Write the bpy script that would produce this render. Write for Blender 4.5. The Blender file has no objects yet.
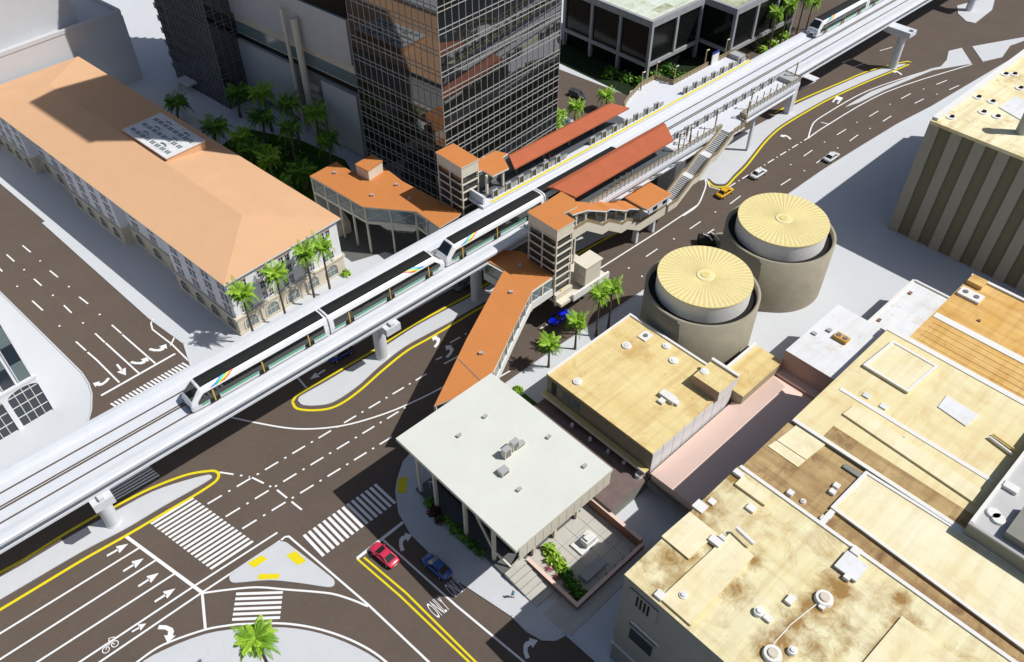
import bpy, bmesh, math, random
from mathutils import Vector, Matrix
rnd = random.Random(7)
R_ = math.radians
sc = bpy.context.scene
COL = sc.collection
# ------------------------------------------------------------------ camera model (metres, z up, camera above the origin)
FPX, TH, H = 828.92, R_(44.336), 100.0
CT, ST = math.cos(TH), math.sin(TH)
def P(px, py, z=0.0):
    u, v = px-512, py-331
    Y = FPX*CT-v*ST; Z = -FPX*ST-v*CT
    k = (z-H)/Z
    return Vector((u*k, Y*k, z))
def plumb(base_dir, px, py):            # (unused fallback) ground direction of a pixel
    return P(px, py)
def z_above(xy, px, py):                # height of the pixel seen on the vertical line through xy
    t = P(px, py, 0); k = (t.x*xy[0]+t.y*xy[1])/(t.x*t.x+t.y*t.y)
    return H*(1-k)
class Frame:
    def __init__(s, ox, oy, ang):
        s.o = Vector((ox, oy, 0)); s.a = ang
        s.ux = Vector((math.cos(ang), math.sin(ang), 0)); s.uy = Vector((-math.sin(ang), math.cos(ang), 0))
    def w(s, x, y, z=0.0): return s.o+s.ux*x+s.uy*y+Vector((0, 0, z))
    def inv(s, p):
        d = Vector((p[0], p[1], 0))-s.o
        return (d.dot(s.ux), d.dot(s.uy))
RAIL = Frame(0, 0, math.atan2(.687, .727))      # x = along the railway, y = to its far side
WORLD = Frame(0, 0, 0)
A0 = P(225, 284, 11.7)
HIST = Frame(A0.x, A0.y, R_(90-41.7))
# ------------------------------------------------------------------ materials
MATS = {}
def mat(name, col, rough=.7, spec=.3, metal=0, n=None, col2=None, bump=0, n2=None, emit=None, coat=0):
    """n=(scale, amount) blends col -> col2 by noise;  n2=(scale, col3, lo, hi) adds blotches"""
    if name in MATS: return MATS[name]
    m = bpy.data.materials.new(name); m.use_nodes = True
    nt = m.node_tree; b = nt.nodes['Principled BSDF']
    b.inputs['Base Color'].default_value = (*col, 1); b.inputs['Roughness'].default_value = rough
    b.inputs['Specular IOR Level'].default_value = spec; b.inputs['Metallic'].default_value = metal
    if coat: b.inputs['Coat Weight'].default_value = coat
    if n or n2 or bump:
        tc = nt.nodes.new('ShaderNodeTexCoord')
    last = None
    if n:
        no = nt.nodes.new('ShaderNodeTexNoise'); no.inputs['Scale'].default_value = n[0]; no.inputs['Detail'].default_value = 6
        no.inputs['Roughness'].default_value = .65
        nt.links.new(tc.outputs['Object'], no.inputs['Vector'])
        ramp = nt.nodes.new('ShaderNodeValToRGB')
        c2 = col2 or tuple(c*(1-n[1]) for c in col)
        ramp.color_ramp.elements[0].position = .32; ramp.color_ramp.elements[1].position = .68
        ramp.color_ramp.elements[0].color = (*c2, 1); ramp.color_ramp.elements[1].color = (*col, 1)
        nt.links.new(no.outputs['Fac'], ramp.inputs['Fac']); last = ramp.outputs['Color']
    if n2:
        no = nt.nodes.new('ShaderNodeTexNoise'); no.inputs['Scale'].default_value = n2[0]; no.inputs['Detail'].default_value = 9
        no.inputs['Roughness'].default_value = .72; no.inputs['Distortion'].default_value = .6
        nt.links.new(tc.outputs['Object'], no.inputs['Vector'])
        mr = nt.nodes.new('ShaderNodeMapRange'); mr.inputs['From Min'].default_value = n2[2]; mr.inputs['From Max'].default_value = n2[3]
        nt.links.new(no.outputs['Fac'], mr.inputs['Value'])
        mx = nt.nodes.new('ShaderNodeMixRGB'); nt.links.new(mr.outputs['Result'], mx.inputs['Fac'])
        if last: nt.links.new(last, mx.inputs['Color1'])
        else: mx.inputs['Color1'].default_value = (*col, 1)
        mx.inputs['Color2'].default_value = (*n2[1], 1); last = mx.outputs['Color']
    if last: nt.links.new(last, b.inputs['Base Color'])
    if bump:
        no = nt.nodes.new('ShaderNodeTexNoise'); no.inputs['Scale'].default_value = bump[0]; no.inputs['Detail'].default_value = 5
        nt.links.new(tc.outputs['Object'], no.inputs['Vector'])
        bp = nt.nodes.new('ShaderNodeBump'); bp.inputs['Strength'].default_value = bump[1]; bp.inputs['Distance'].default_value = .05
        nt.links.new(no.outputs['Fac'], bp.inputs['Height']); nt.links.new(bp.outputs['Normal'], b.inputs['Normal'])
    MATS[name] = m
    return m
concrete = mat('concrete_pavement', (.565, .585, .61), .85, .2, n=(.07, .05), n2=(.9, (.51, .53, .555), .52, .85))
walk = mat('sidewalk', (.565, .58, .60), .85, .2, n=(.2, .07), n2=(1.7, (.45, .47, .495), .55, .85))
asphalt = mat('asphalt', (.120, .093, .075), .9, .2, n=(.13, .13), n2=(1.1, (.138, .110, .090), .52, .8), bump=(9, .2))
paint = mat('white_paint', (.80, .80, .80), .7, .3, n=(1.5, .08), n2=(5, (.52, .50, .47), .60, .80))
ypaint = mat('yellow_paint', (.75, .62, .01), .7, .3, n=(3, .1))
white = mat('white_concrete', (.64, .66, .69), .65, .3, n=(.5, .06), n2=(.22, (.56, .58, .615), .48, .8))
trackc = mat('track_slab', (.65, .67, .71), .7, .3, n=(.8, .06), n2=(.3, (.58, .60, .63), .5, .8))
rail_m = mat('rail_steel', (.10, .075, .055), .5, .5)
orange = mat('orange_roof', (.56, .215, .065), .75, .2, n=(.4, .08), n2=(3, (.49, .17, .05), .55, .9))
red = mat('red_canopy', (.46, .125, .055), .6, .3, n=(.5, .1))
peach = mat('peach_tile_roof', (.675, .41, .235), .8, .2, n=(.25, .06), n2=(4, (.60, .35, .195), .55, .9))
cream = mat('cream_metal', (.68, .63, .52), .6, .3, n=(.7, .08))
creamd = mat('cream_stone', (.64, .58, .47), .8, .2, n=(.9, .15))
bronze = mat('bronze_rail', (.33, .255, .14), .5, .4, n=(2, .15))
hwall = mat('white_render', (.77, .78, .80), .8, .2, n=(.6, .06), n2=(1.2, (.56, .56, .57), .6, .85))
glassd = mat('dark_glass', (.012, .013, .012), .025, 1.0)
glassb = mat('black_glass', (.008, .010, .009), .12, .25)
towerg = mat('tower_glass', (.010, .010, .009), .02, 1.0)
towerg.node_tree.nodes['Principled BSDF'].inputs['IOR'].default_value = 1.85
liftg = mat('smoked_glass', (.045, .045, .04), .1, .5)
glassk = mat('window_glass', (.03, .04, .055), .08, .7)
glassg = mat('pale_glass', (.16, .21, .22), .08, .7)
frame_l = mat('mullion_metal', (.37, .37, .35), .4, .5)
frame_d = mat('dark_frame', (.17, .17, .17), .5, .4)
black = mat('black_roof', (.018, .020, .018), .6, .3, n=(1.5, .3))
blackp = mat('black_rubber', (.012, .012, .012), .7, .2)
grey = mat('grey_panel', (.50, .50, .495), .7, .3, n=(.4, .08))
greyl = mat('light_grey_panel', (.40, .405, .41), .7, .3, n=(.4, .08))
mass = mat('grey_massing', (.55, .56, .58), .8, .2, n=(.2, .05))
wroof = mat('pale_roof', (.645, .66, .60), .7, .2, n=(.2, .06), n2=(.6, (.60, .61, .55), .5, .8))
def roofmat(name, base, alt, stain, amt=.5, streak=(.06, .8), strk_amt=.35, sc=.16, spots=None):
    """weathered flat roof: mottled base, run-off streaks, rusty blotches"""
    if name in MATS: return MATS[name]
    m = mat(name, base, .85, .2, bump=(3, .2)); nt = m.node_tree; N = nt.nodes; K = nt.links; bs = N['Principled BSDF']
    tc = N.new('ShaderNodeTexCoord')
    def noise(scale, det, rough, dist, mscale=(1, 1, 1), off=0):
        mp = N.new('ShaderNodeMapping'); mp.inputs['Scale'].default_value = mscale; mp.inputs['Location'].default_value = (off, off*.7, 0); K.new(tc.outputs['Object'], mp.inputs['Vector'])
        no = N.new('ShaderNodeTexNoise'); no.inputs['Scale'].default_value = scale; no.inputs['Detail'].default_value = det; no.inputs['Roughness'].default_value = rough; no.inputs['Distortion'].default_value = dist
        K.new(mp.outputs['Vector'], no.inputs['Vector']); return no.outputs['Fac']
    def mix(fac_src, lo, hi, mx, c1, c2):
        mr = N.new('ShaderNodeMapRange'); mr.inputs['From Min'].default_value = lo; mr.inputs['From Max'].default_value = hi; mr.inputs['To Max'].default_value = mx; K.new(fac_src, mr.inputs['Value'])
        x = N.new('ShaderNodeMixRGB'); K.new(mr.outputs['Result'], x.inputs['Fac'])
        if isinstance(c1, tuple): x.inputs['Color1'].default_value = (*c1, 1)
        else: K.new(c1, x.inputs['Color1'])
        x.inputs['Color2'].default_value = (*c2, 1); return x.outputs['Color']
    c = mix(noise(sc, 6, .65, .3), .38, .66, 1, base, alt)
    c = mix(noise(1, 5, .6, .2, (streak[0], streak[1], 1), 5), .44, .66, strk_amt, c, stain)
    c = mix(noise(1, 5, .6, .2, (streak[1]*.9, streak[0]*1.2, 1), 11), .48, .70, strk_amt*.8, c, stain)
    c = mix(noise(.22, 10, .74, .5, off=23), .53, .66, amt, c, stain)
    c = mix(noise(.55, 10, .78, .7, off=41), .60, .72, min(1, amt*1.3), c, tuple(v*.45 for v in stain))
    if spots:                       # rust and dirt gathered round roof fittings
        acc = None; nz = noise(.7, 9, .75, .5, off=77)
        for x, y, rad, st_ in spots:
            vm = N.new('ShaderNodeVectorMath'); vm.operation = 'DISTANCE'; K.new(tc.outputs['Object'], vm.inputs[0]); vm.inputs[1].default_value = (x, y, 20.0)
            mr = N.new('ShaderNodeMapRange'); mr.inputs['From Min'].default_value = rad; mr.inputs['From Max'].default_value = 0; mr.inputs['To Max'].default_value = st_; K.new(vm.outputs['Value'], mr.inputs['Value'])
            if acc is None: acc = mr.outputs['Result']
            else:
                mm = N.new('ShaderNodeMath'); mm.operation = 'MAXIMUM'; K.new(acc, mm.inputs[0]); K.new(mr.outputs['Result'], mm.inputs[1]); acc = mm.outputs[0]
        ad = N.new('ShaderNodeMath'); ad.operation = 'MULTIPLY_ADD'; K.new(nz, ad.inputs[0]); ad.inputs[1].default_value = 1.5; K.new(acc, ad.inputs[2])
        c = mix(ad.outputs[0], 1.0, 1.5, .95, c, tuple(v*.75 for v in stain))
    K.new(c, bs.inputs['Base Color']); return m
tanroof = roofmat('stained_tan_roof', (.73, .615, .31), (.68, .52, .235), (.46, .27, .085), .55)
tanroof2 = roofmat('pale_stained_roof', (.82, .78, .55), (.77, .68, .39), (.42, .235, .065), .75, strk_amt=.3)
padroof = roofmat('pale_pad_roof', (.78, .735, .53), (.745, .665, .41), (.50, .33, .12), .3, strk_amt=.2)
tanroof3 = roofmat('cream_membrane_roof', (.755, .69, .44), (.72, .62, .34), (.56, .37, .14), .4, strk_amt=.3)
dirt = roofmat('rusty_brown_roof', (.50, .36, .17), (.36, .24, .11), (.17, .09, .045), .85, streak=(.9, .07), strk_amt=.5, sc=.3)
orangeroof = roofmat('ochre_membrane_roof', (.66, .40, .12), (.70, .48, .19), (.42, .20, .05), .6, streak=(.9, .05), strk_amt=.45)
whitemem = roofmat('white_membrane_roof', (.72, .735, .76), (.66, .67, .68), (.48, .40, .27), .45, strk_amt=.18)
trim = mat('white_parapet', (.74, .73, .70), .8, .2, n=(1.2, .06), n2=(1.5, (.50, .40, .25), .63, .85))
stone = mat('tan_stone_wall', (.36, .31, .22), .85, .2, n=(1.2, .15), bump=(4, .2))
tankc = mat('tank_concrete', (.34, .31, .235), .85, .2, n=(.5, .15), n2=(1.6, (.26, .23, .16), .55, .85), bump=(3, .2))
tankcap = mat('tank_cap', (.70, .57, .235), .8, .2, n=(.6, .1))
tankrib = mat('tank_cap_rib', (.76, .68, .37), .8, .2, n=(.6, .08))
ribl = mat('rib_concrete', (.37, .34, .275), .85, .2, n=(2, .12), bump=(6, .2))
ribd = mat('dark_rough_panel', (.235, .205, .14), .95, .1, n=(5, .35), bump=(8, .6))
pink = mat('pink_render', (.78, .585, .50), .8, .2, n=(.4, .05))
brownw = mat('brown_wall', (.42, .29, .235), .8, .2, n=(.5, .08))
darkw = mat('dark_grey_wall', (.24, .24, .215), .85, .2, n=(.4, .12))
purple = mat('dusty_purple_roof', (.20, .15, .135), .9, .1, n=(.5, .3), col2=(.15, .11, .105), n2=(1.2, (.27, .21, .19), .58, .85))
brick = mat('brick_red_wall', (.30, .15, .10), .85, .2, n=(3, .15))
paver = mat('plaza_paver', (.52, .50, .45), .8, .2, n=(.8, .1))
deck = mat('dark_timber_deck', (.13, .135, .13), .8, .2, n=(1, .15))
trunk_m = mat('palm_bark', (.17, .13, .09), .9, .1, n=(4, .3))
leaf_m = mat('palm_leaf', (.36, .58, .04), .45, .4, n=(1.2, .3))
leaf2_m = mat('palm_leaf_deep', (.20, .42, .025), .5, .3, n=(1.2, .35))
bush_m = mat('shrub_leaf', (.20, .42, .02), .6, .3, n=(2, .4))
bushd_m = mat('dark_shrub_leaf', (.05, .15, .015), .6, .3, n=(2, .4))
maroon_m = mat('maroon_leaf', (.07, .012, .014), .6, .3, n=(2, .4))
pinkfl = mat('pink_flower', (.50, .12, .24), .6, .2)
grass_m = mat('lawn', (.055, .12, .02), .9, .1, n=(2, .4))
skin = mat('skin', (.45, .27, .18), .6, .3)
GL = {c: mat('train_'+c, v, .35, .5) for c, v in dict(red=(.75, .04, .03), orange=(.85, .30, .02), yellow=(.85, .75, .03), green=(.05, .55, .12), cyan=(.02, .55, .75), blue=(.03, .15, .70), purple=(.3, .05, .5)).items()}
trainw = mat('train_white', (.74, .75, .76), .3, .5, coat=.3)
traing = mat('train_stripe_green', (.05, .42, .20), .4, .5)
doory = mat('train_door_amber', (.55, .36, .05), .4, .4)
bluesign = mat('sign_blue', (.02, .03, .25), .5, .4)
# ------------------------------------------------------------------ mesh builder
class MB:
    def __init__(s, fr=WORLD): s.v = []; s.f = []; s.mi = []; s.mats = []; s.fr = fr; s.smooth = []
    def _m(s, m):
        if m not in s.mats: s.mats.append(m)
        return s.mats.index(m)
    def poly(s, pts, m, smooth=False):
        i = len(s.v); s.v += [Vector(p) for p in pts]; s.f.append(tuple(range(i, i+len(pts)))); s.mi.append(s._m(m)); s.smooth.append(smooth)
    def mesh(s, verts, faces, m, smooth=False):
        i = len(s.v); s.v += [Vector(p) for p in verts]; k = s._m(m)
        for f in faces: s.f.append(tuple(i+j for j in f)); s.mi.append(k); s.smooth.append(smooth)
    def prism(s, pts, z0, z1, m, mtop=None, bottom=True):       # pts: world xy, any order
        ar = sum(pts[i][0]*pts[(i+1) % len(pts)][1]-pts[(i+1) % len(pts)][0]*pts[i][1] for i in range(len(pts)))
        if ar < 0: pts = list(pts)[::-1]
        n = len(pts)
        lo = [Vector((p[0], p[1], z0)) for p in pts]; hi = [Vector((p[0], p[1], z1)) for p in pts]
        s.mesh(lo+hi, [(i, (i+1) % n, n+(i+1) % n, n+i) for i in range(n)], m)
        s.poly(hi, mtop or m)
        if bottom: s.poly(lo[::-1], m)
    def box(s, x0, x1, y0, y1, z0, z1, m, mtop=None):           # in the builder's frame
        w = s.fr.w
        s.prism([w(x0, y0), w(x1, y0), w(x1, y1), w(x0, y1)], z0, z1, m, mtop)
    def sheet(s, pts, z, m):
        ar = sum(pts[i][0]*pts[(i+1) % len(pts)][1]-pts[(i+1) % len(pts)][0]*pts[i][1] for i in range(len(pts)))
        if ar < 0: pts = list(pts)[::-1]
        s.poly([(p[0], p[1], z) for p in pts], m)
    def cyl(s, c, r0, r1, z0, z1, m, seg=24, caps=True, mtop=None):
        a = [(c[0]+r0*math.cos(t*2*math.pi/seg), c[1]+r0*math.sin(t*2*math.pi/seg), z0) for t in range(seg)]
        b = [(c[0]+r1*math.cos(t*2*math.pi/seg), c[1]+r1*math.sin(t*2*math.pi/seg), z1) for t in range(seg)]
        s.mesh(a+b, [(i, (i+1) % seg, seg+(i+1) % seg, seg+i) for i in range(seg)], m, True)
        if caps: s.poly(b, mtop or m); s.poly(a[::-1], m)
    def beam(s, p, q, w, h, m):                                  # square bar between two points
        p = Vector(p); q = Vector(q); d = (q-p).normalized()
        up = Vector((0, 0, 1)) if abs(d.z) < .95 else Vector((1, 0, 0))
        a = d.cross(up).normalized()*w/2; b = a.cross(d).normalized()*h/2
        vs = [p-a-b, p+a-b, p+a+b, p-a+b, q-a-b, q+a-b, q+a+b, q-a+b]
        s.mesh(vs, [(0, 1, 2, 3)[::-1], (4, 5, 6, 7), (0, 1, 5, 4), (1, 2, 6, 5), (2, 3, 7, 6), (3, 0, 4, 7)], m)
    def tube(s, pts, rads, m, seg=8):
        rings = []
        for i, p in enumerate(pts):
            p = Vector(p); d = (Vector(pts[min(i+1, len(pts)-1)])-Vector(pts[max(i-1, 0)])).normalized()
            a = d.cross(Vector((.3, .9, .1))).normalized(); b = d.cross(a)
            rings.append([p+(a*math.cos(t*2*math.pi/seg)+b*math.sin(t*2*math.pi/seg))*rads[i] for t in range(seg)])
        vs = [v for r in rings for v in r]
        fs = [(k*seg+i, k*seg+(i+1) % seg, (k+1)*seg+(i+1) % seg, (k+1)*seg+i) for k in range(len(pts)-1) for i in range(seg)]
        s.mesh(vs, fs, m, True); s.poly(rings[0][::-1], m); s.poly(rings[-1], m)
    def strip(s, pts, wd, z, m):                                 # painted line of width wd
        pts = [Vector((p[0], p[1], 0)) for p in pts]; L = []; Rr = []
        for i, p in enumerate(pts):
            d = (pts[min(i+1, len(pts)-1)]-pts[max(i-1, 0)]).normalized(); nn = Vector((-d.y, d.x, 0))*wd/2
            L.append(p+nn); Rr.append(p-nn)
        for i in range(len(pts)-1): s.sheet([Rr[i], Rr[i+1], L[i+1], L[i]], z, m)
    def dashes(s, a, b, lens, wd, z, m):                         # lens: repeating on/off lengths
        a = Vector((a[0], a[1], 0)); b = Vector((b[0], b[1], 0)); L = (b-a).length; d = (b-a)/L; t = 0; k = 0
        while t < L-.05:
            e = min(L, t+lens[k % len(lens)])
            if k % 2 == 0: s.strip([a+d*t, a+d*e], wd, z, m)
            t = e; k += 1
    def build(s, name, parent=None, origin=None):
        me = bpy.data.meshes.new(name)
        if parent is not None: M = PM[parent.name]
        elif origin is not None: M = Matrix.Translation(Vector(origin))
        else:
            xs = [v.x for v in s.v]; ys = [v.y for v in s.v]
            M = Matrix.Translation(Vector(((min(xs)+max(xs))/2, (min(ys)+max(ys))/2, min(v.z for v in s.v))))
        Mi = M.inverted()
        me.from_pydata([tuple(Mi @ v) for v in s.v], [], s.f)
        for m in s.mats: me.materials.append(m)
        me.polygons.foreach_set('material_index', s.mi); me.polygons.foreach_set('use_smooth', s.smooth)
        me.update()
        o = bpy.data.objects.new(name, me); COL.objects.link(o)
        if parent is not None: o.parent = parent; PM[o.name] = M
        else: o.matrix_world = M; PM[o.name] = M
        return o
PM = {}
def thing(name, label, cat, loc, rotz=0, group=None):
    o = bpy.data.objects.new(name, None); COL.objects.link(o); o.empty_display_size = .3
    o.location = loc; o.rotation_euler = (0, 0, rotz)
    PM[o.name] = Matrix.Translation(Vector(loc)) @ Matrix.Rotation(rotz, 4, 'Z')
    tag(o, label, cat, group); return o
def tag(o, label, cat, group=None):
    o['label'] = label; o['category'] = cat
    if group: o['group'] = group
    return o
def struct(o): o['kind'] = 'structure'; return o
def copy_thing(root, loc, rotz, label, group=None, scale=None):
    r = root.copy(); COL.objects.link(r); r.location = loc; r.rotation_euler = (0, 0, rotz); r['label'] = label
    if group: r['group'] = group
    if scale: r.scale = (scale, scale, scale)
    for ch in list(root.children):
        c = ch.copy(); COL.objects.link(c); c.parent = r
        for g in list(ch.children):
            d = g.copy(); COL.objects.link(d); d.parent = c
    return r
ORD = ['first', 'second', 'third', 'fourth', 'fifth', 'sixth', 'seventh', 'eighth', 'ninth', 'tenth', 'eleventh', 'twelfth', 'thirteenth', 'fourteenth', 'fifteenth', 'sixteenth', 'seventeenth', 'eighteenth', 'nineteenth', 'twentieth', 'twenty-first', 'twenty-second', 'twenty-third', 'twenty-fourth', 'twenty-fifth']
def smooth(pts, n=5):
    pts = [Vector((p[0], p[1], 0)) for p in pts]; out = []
    for i in range(len(pts)-1):
        a, b, c, d = pts[max(i-1, 0)], pts[i], pts[i+1], pts[min(i+2, len(pts)-1)]
        if (c-b).length < .3: out.append(b); continue
        m1 = (c-a)*.5; m2 = (d-b)*.5; L_ = (c-b).length
        m1 = m1*min(1, L_/max(m1.length, 1e-6)); m2 = m2*min(1, L_/max(m2.length, 1e-6))
        for k in range(n):
            t = k/n; out.append(b*(2*t**3-3*t*t+1)+m1*(t**3-2*t*t+t)+c*(-2*t**3+3*t*t)+m2*(t**3-t*t))
    return out+[pts[-1]]
def PX(*pts, z=0.0): return [P(x, y, z) for x, y in pts]
RW = RAIL.w
# ================================================================== SETTING: ground, roads, islands, markings
g = MB(); g.sheet([(-1500, -600), (1500, -600), (1500, 2600), (-1500, 2600)], 0, concrete); struct(g.build('ground', origin=(0, 0, 0)))
Z1 = .02
near_kerb = PX((1150, -22), (1024, 52), (931, 107), (898, 124), (858.7, 148), (822.4, 170.7), (787.6, 195))+[RW(118, 65.8), RW(94, 65.6), RW(73, 66.2), RW(60, 66.2), RW(43, 66)] + PX((404, 462), (398, 480), (396.3, 492), (399.5, 513), (411.5, 534), (426.7, 549), (453, 577), (512, 616), (527, 631), (542, 639.5), (555, 640), (566, 634.5), (597, 662), (720, 745))
main = [RW(-70, 98.5), RW(176, 98.5), RW(186, 112), RW(330, 165), P(1400, -160)]+near_kerb+PX((400, 1000), (-400, 1000), (-420, 780))
r = MB(); r.sheet(main, Z1, asphalt); struct(r.build('main_road', origin=(0, 0, 0)))
r = MB(); r.sheet([*PX((-190, 5), (0, 183), (45, 221), (42.6, 223), (151, 320), (184, 344)), RW(24, 98.4), RW(4, 98.4)]+PX((91.5, 410), (92, 394), (89, 384), (82, 373), (0, 292), (-190, 105)), Z1-.008, asphalt)
struct(r.build('side_road', origin=(0, 0, 0)))
r = MB(); r.sheet(PX((430, 19), (560, 69.5), (631, 96.7))+[RW(146, 98.4), RW(133, 98.4)]+PX((620, 139), (557, 113), (430, 60)), Z1-.008, asphalt)
struct(r.build('back_road', origin=(0, 0, 0)))
r = MB(); r.sheet(PX((760, -25), (812, 5), (833, 16.5), (858, 5), (800, -25)), Z1-.008, asphalt); struct(r.build('crossing_road', origin=(0, 0, 0)))
def kerb(pts, h=.14, w=.22):
    k = MB()
    pts = [Vector((p[0], p[1], 0)) for p in pts]
    for a, b in zip(pts, pts[1:]):
        d = (b-a).normalized(); nn = Vector((-d.y, d.x, 0))*w/2
        k.prism([a-nn-d*.03, b-nn+d*.03, b+nn+d*.03, a+nn-d*.03], 0, h, walk)
    return k
struct(kerb(near_kerb[1:-1]).build('kerb', origin=(0, 0, 0)))
struct(kerb(PX((-60, 128), (0, 183), (45, 221))).build('kerb', origin=(0, 0, 0)))
struct(kerb(PX((42.6, 223), (151, 320), (184, 344))+[RW(24, 98.4)]).build('kerb', origin=(0, 0, 0)))
struct(kerb(PX((-60, 236), (0, 292), (82, 373), (89, 384), (92, 394), (91.5, 410))+[RW(4, 98.4)]).build('kerb', origin=(0, 0, 0)))
def island(name, pts, h=.15, sm=True):
    m = MB(); m.prism(smooth(list(pts)+[pts[0]], 3)[:-1] if sm else pts, 0, h, walk); return struct(m.build(name))
def arc(c, pts): return pts
medA_out = PX((-60, 644), (0, 610), (83, 560), (127, 535.3), (163, 514), (196.4, 494.5), (214.6, 482.4), (218.6, 477), (217.5, 472.5), (211.5, 471), (187.4, 474.8), (151, 488.5), (115, 506.6), (99.7, 514), (63.5, 535), (23.6, 560), (0, 573), (-60, 607))
medA_in = PX((-60, 634), (0, 600), (80, 553), (125, 529.5), (160, 508.5), (192, 490.5), (206.5, 482), (212.3, 477.5), (209, 475.2), (187, 480.5), (153, 492), (117, 511), (65, 540), (25, 564), (0, 578), (-60, 613))
island('median', medA_in)
medB_out = [*PX((292.5, 402), (296.7, 408.5), (312, 410.5), (330, 408.5), (345, 401.5), (363, 388), (381.5, 371.5), (407, 351), (430, 338), (448.7, 327), (482.5, 306.8)), RW(100, 80.6), RW(113, 79.2)]
medB_out2 = [RW(113, 87.2), RW(100, 87.2)]+PX((475, 291.5), (438, 311.6), (412.7, 325.4), (388, 341), (375, 350), (347.7, 365.8), (322, 380.6), (297, 395.5), (292.5, 402))
medB_in = PX((298, 401), (303, 405.5), (315, 406), (329, 404), (342, 397.5), (360, 384.5), (379, 367), (404, 347.5), (430, 333), (448, 323.4), (481, 304))+[RW(100, 81.2), RW(108, 80), RW(108, 86.6), RW(100, 86.6)]+PX((476, 294), (440, 313.5), (414, 328), (390, 343.5), (377, 352.5), (350, 368), (324, 383.5), (300, 397))
island('median', medB_in)
medC_lo = PX((708, 181), (714, 186.5), (726, 186.5), (735, 177.5), (747, 165.5), (765.5, 142), (778, 130), (792, 120.5), (816, 106.5), (828.4, 99.7), (864.7, 83), (898, 69.3), (909, 64.5))
medC_up = PX((911, 62.5), (908, 61.5), (895, 64), (866, 72), (843.5, 81.5), (798, 101), (775, 113))+[RW(138, 86.5), RW(122, 85.5)]
medC_in = PX((709, 179), (715, 184), (725, 184), (733, 175.5), (745, 163.5), (763.5, 140.5), (777, 128), (791, 118.8), (816, 104.5), (828.4, 97.9), (864.7, 81.4), (897, 68), (906, 64.3), (894, 65.8), (867, 73.6), (844, 83.3), (800, 103), (777, 115))+[RW(138, 86), RW(122, 85)]
island('median', medC_in)
island('traffic_island', PX((229.5, 577.5), (232, 572.5), (274, 544.5), (280.5, 541.8), (287.5, 543.5), (332, 578), (334.8, 582.5), (333, 586.5), (327, 587.5), (300, 583.5), (269.5, 580.6), (235, 583.2), (230.5, 581.5)))
island('corner_island', PX((110, 720), (137, 668), (163, 651), (205.5, 634.5), (242, 629), (284.6, 628), (321, 634), (357, 648), (386, 667), (430, 720)))
island('median', PX((845, 107.5), (851, 103.5), (871, 92), (931, 69), (940.5, 67), (946.4, 60.5), (948.5, 51.4), (961.5, 48.3), (971.6, 64), (932, 70.8), (884, 90.5), (858.5, 103)), sm=False)
island('median', PX((972, 46.8), (1024, 37.5), (1024, 41), (1010, 46), (1002, 57.5), (982.5, 62)), sm=False)
island('median', PX((957, 6), (980, 0), (996, -6), (992, 10), (975, 23.5), (966, 21.5), (958, 14)), sm=False)
m = MB(); m.prism([RW(43.2, 65.8)]+near_kerb[12:23]+PX((590, 612), (575, 606), (560, 600), (529, 599), (505, 579), (452, 535), (428, 512), (422, 495), (424, 470)), 0, .12, walk); struct(m.build('sidewalk'))
struct(kerb(near_kerb[11:-1], .16, .3).build('kerb', origin=(0, 0, 0)))
# ---- markings
mk = MB(); yk = MB(); ZM = .035; ZY = .045
LZ = [0]
def L(*px, w=.28, sm=False):
    LZ[0] = (LZ[0]+1) % 24
    mk.strip(smooth(PX(*px)) if sm else PX(*px), w, ZM+LZ[0]*.0006, paint)
for a in (medA_out[:], medB_out, medB_out2, medC_lo, medC_up[:-2]): yk.strip(smooth(a), .42, ZY+.01, ypaint)
L((-40, 658.5), (0, 633.7), (139.3, 548)); L((-40, 685), (0, 659.5), (155.6, 560.5)); L((-20, 698), (37.6, 662), (174.7, 573.8))
L((20, 701), (80, 662), (193, 587), (277.5, 532.6)); L((60, 690), (100, 662), (201.5, 593), (280, 541)); L((288.6, 536.3), (369, 605.5), (428.7, 662), (500, 735))
L((281, 540.3), (285, 537), (289, 536.5))
L((125.4, 536), (202, 592.5), w=.45); L((202.2, 592.5), (205.5, 629.7), w=.35)
L((203, 593.2), (225, 590.2), (256, 587.4), (284.6, 589.5), (330, 593.5), (351, 599.5), (368, 606.5), sm=True)
L((70, 715), (137.5, 662), (163, 645), (205.5, 629.7), (232.7, 625), (242, 624.2), (284.6, 623.7), (321, 629.7), (357, 643), (386, 662), (440, 720), sm=True)
struct(mk.build('lane_lines', origin=(0, 0, 0)))
def crosswalk(c0, c1, d1, d0, n, duty=.55):       # bars from edge c0-c1 to edge d0-d1, n bars along
    m = MB(); a, b, c, d = PX(c0, c1, d1, d0)
    for i in range(n):
        t0 = i/(n-1+duty); t1 = t0+duty/(n-1+duty)
        m.sheet([a.lerp(b, t0), a.lerp(b, t1), d.lerp(c, t1), d.lerp(c, t0)], ZM+.004, paint)
    return struct(m.build('crosswalk', origin=(0, 0, 0)))
crosswalk((150.2, 523.3), (211.5, 569.9), (253.9, 542), (192.5, 497.4), 17)
crosswalk((107, 488), (117, 500), (160, 475.5), (147, 464), 6)
crosswalk((302.7, 535.8), (376, 483.5), (396.4, 502.5), (322.4, 557), 16)
crosswalk((110, 404), (183, 362.5), (190, 366.5), (117, 408.5), 21)
crosswalk((236.3, 592.7), (232, 621), (280, 619), (283, 591.2), 6)
mk = MB()
dd = (2.2, 1.0, .35, 1.0)
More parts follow.
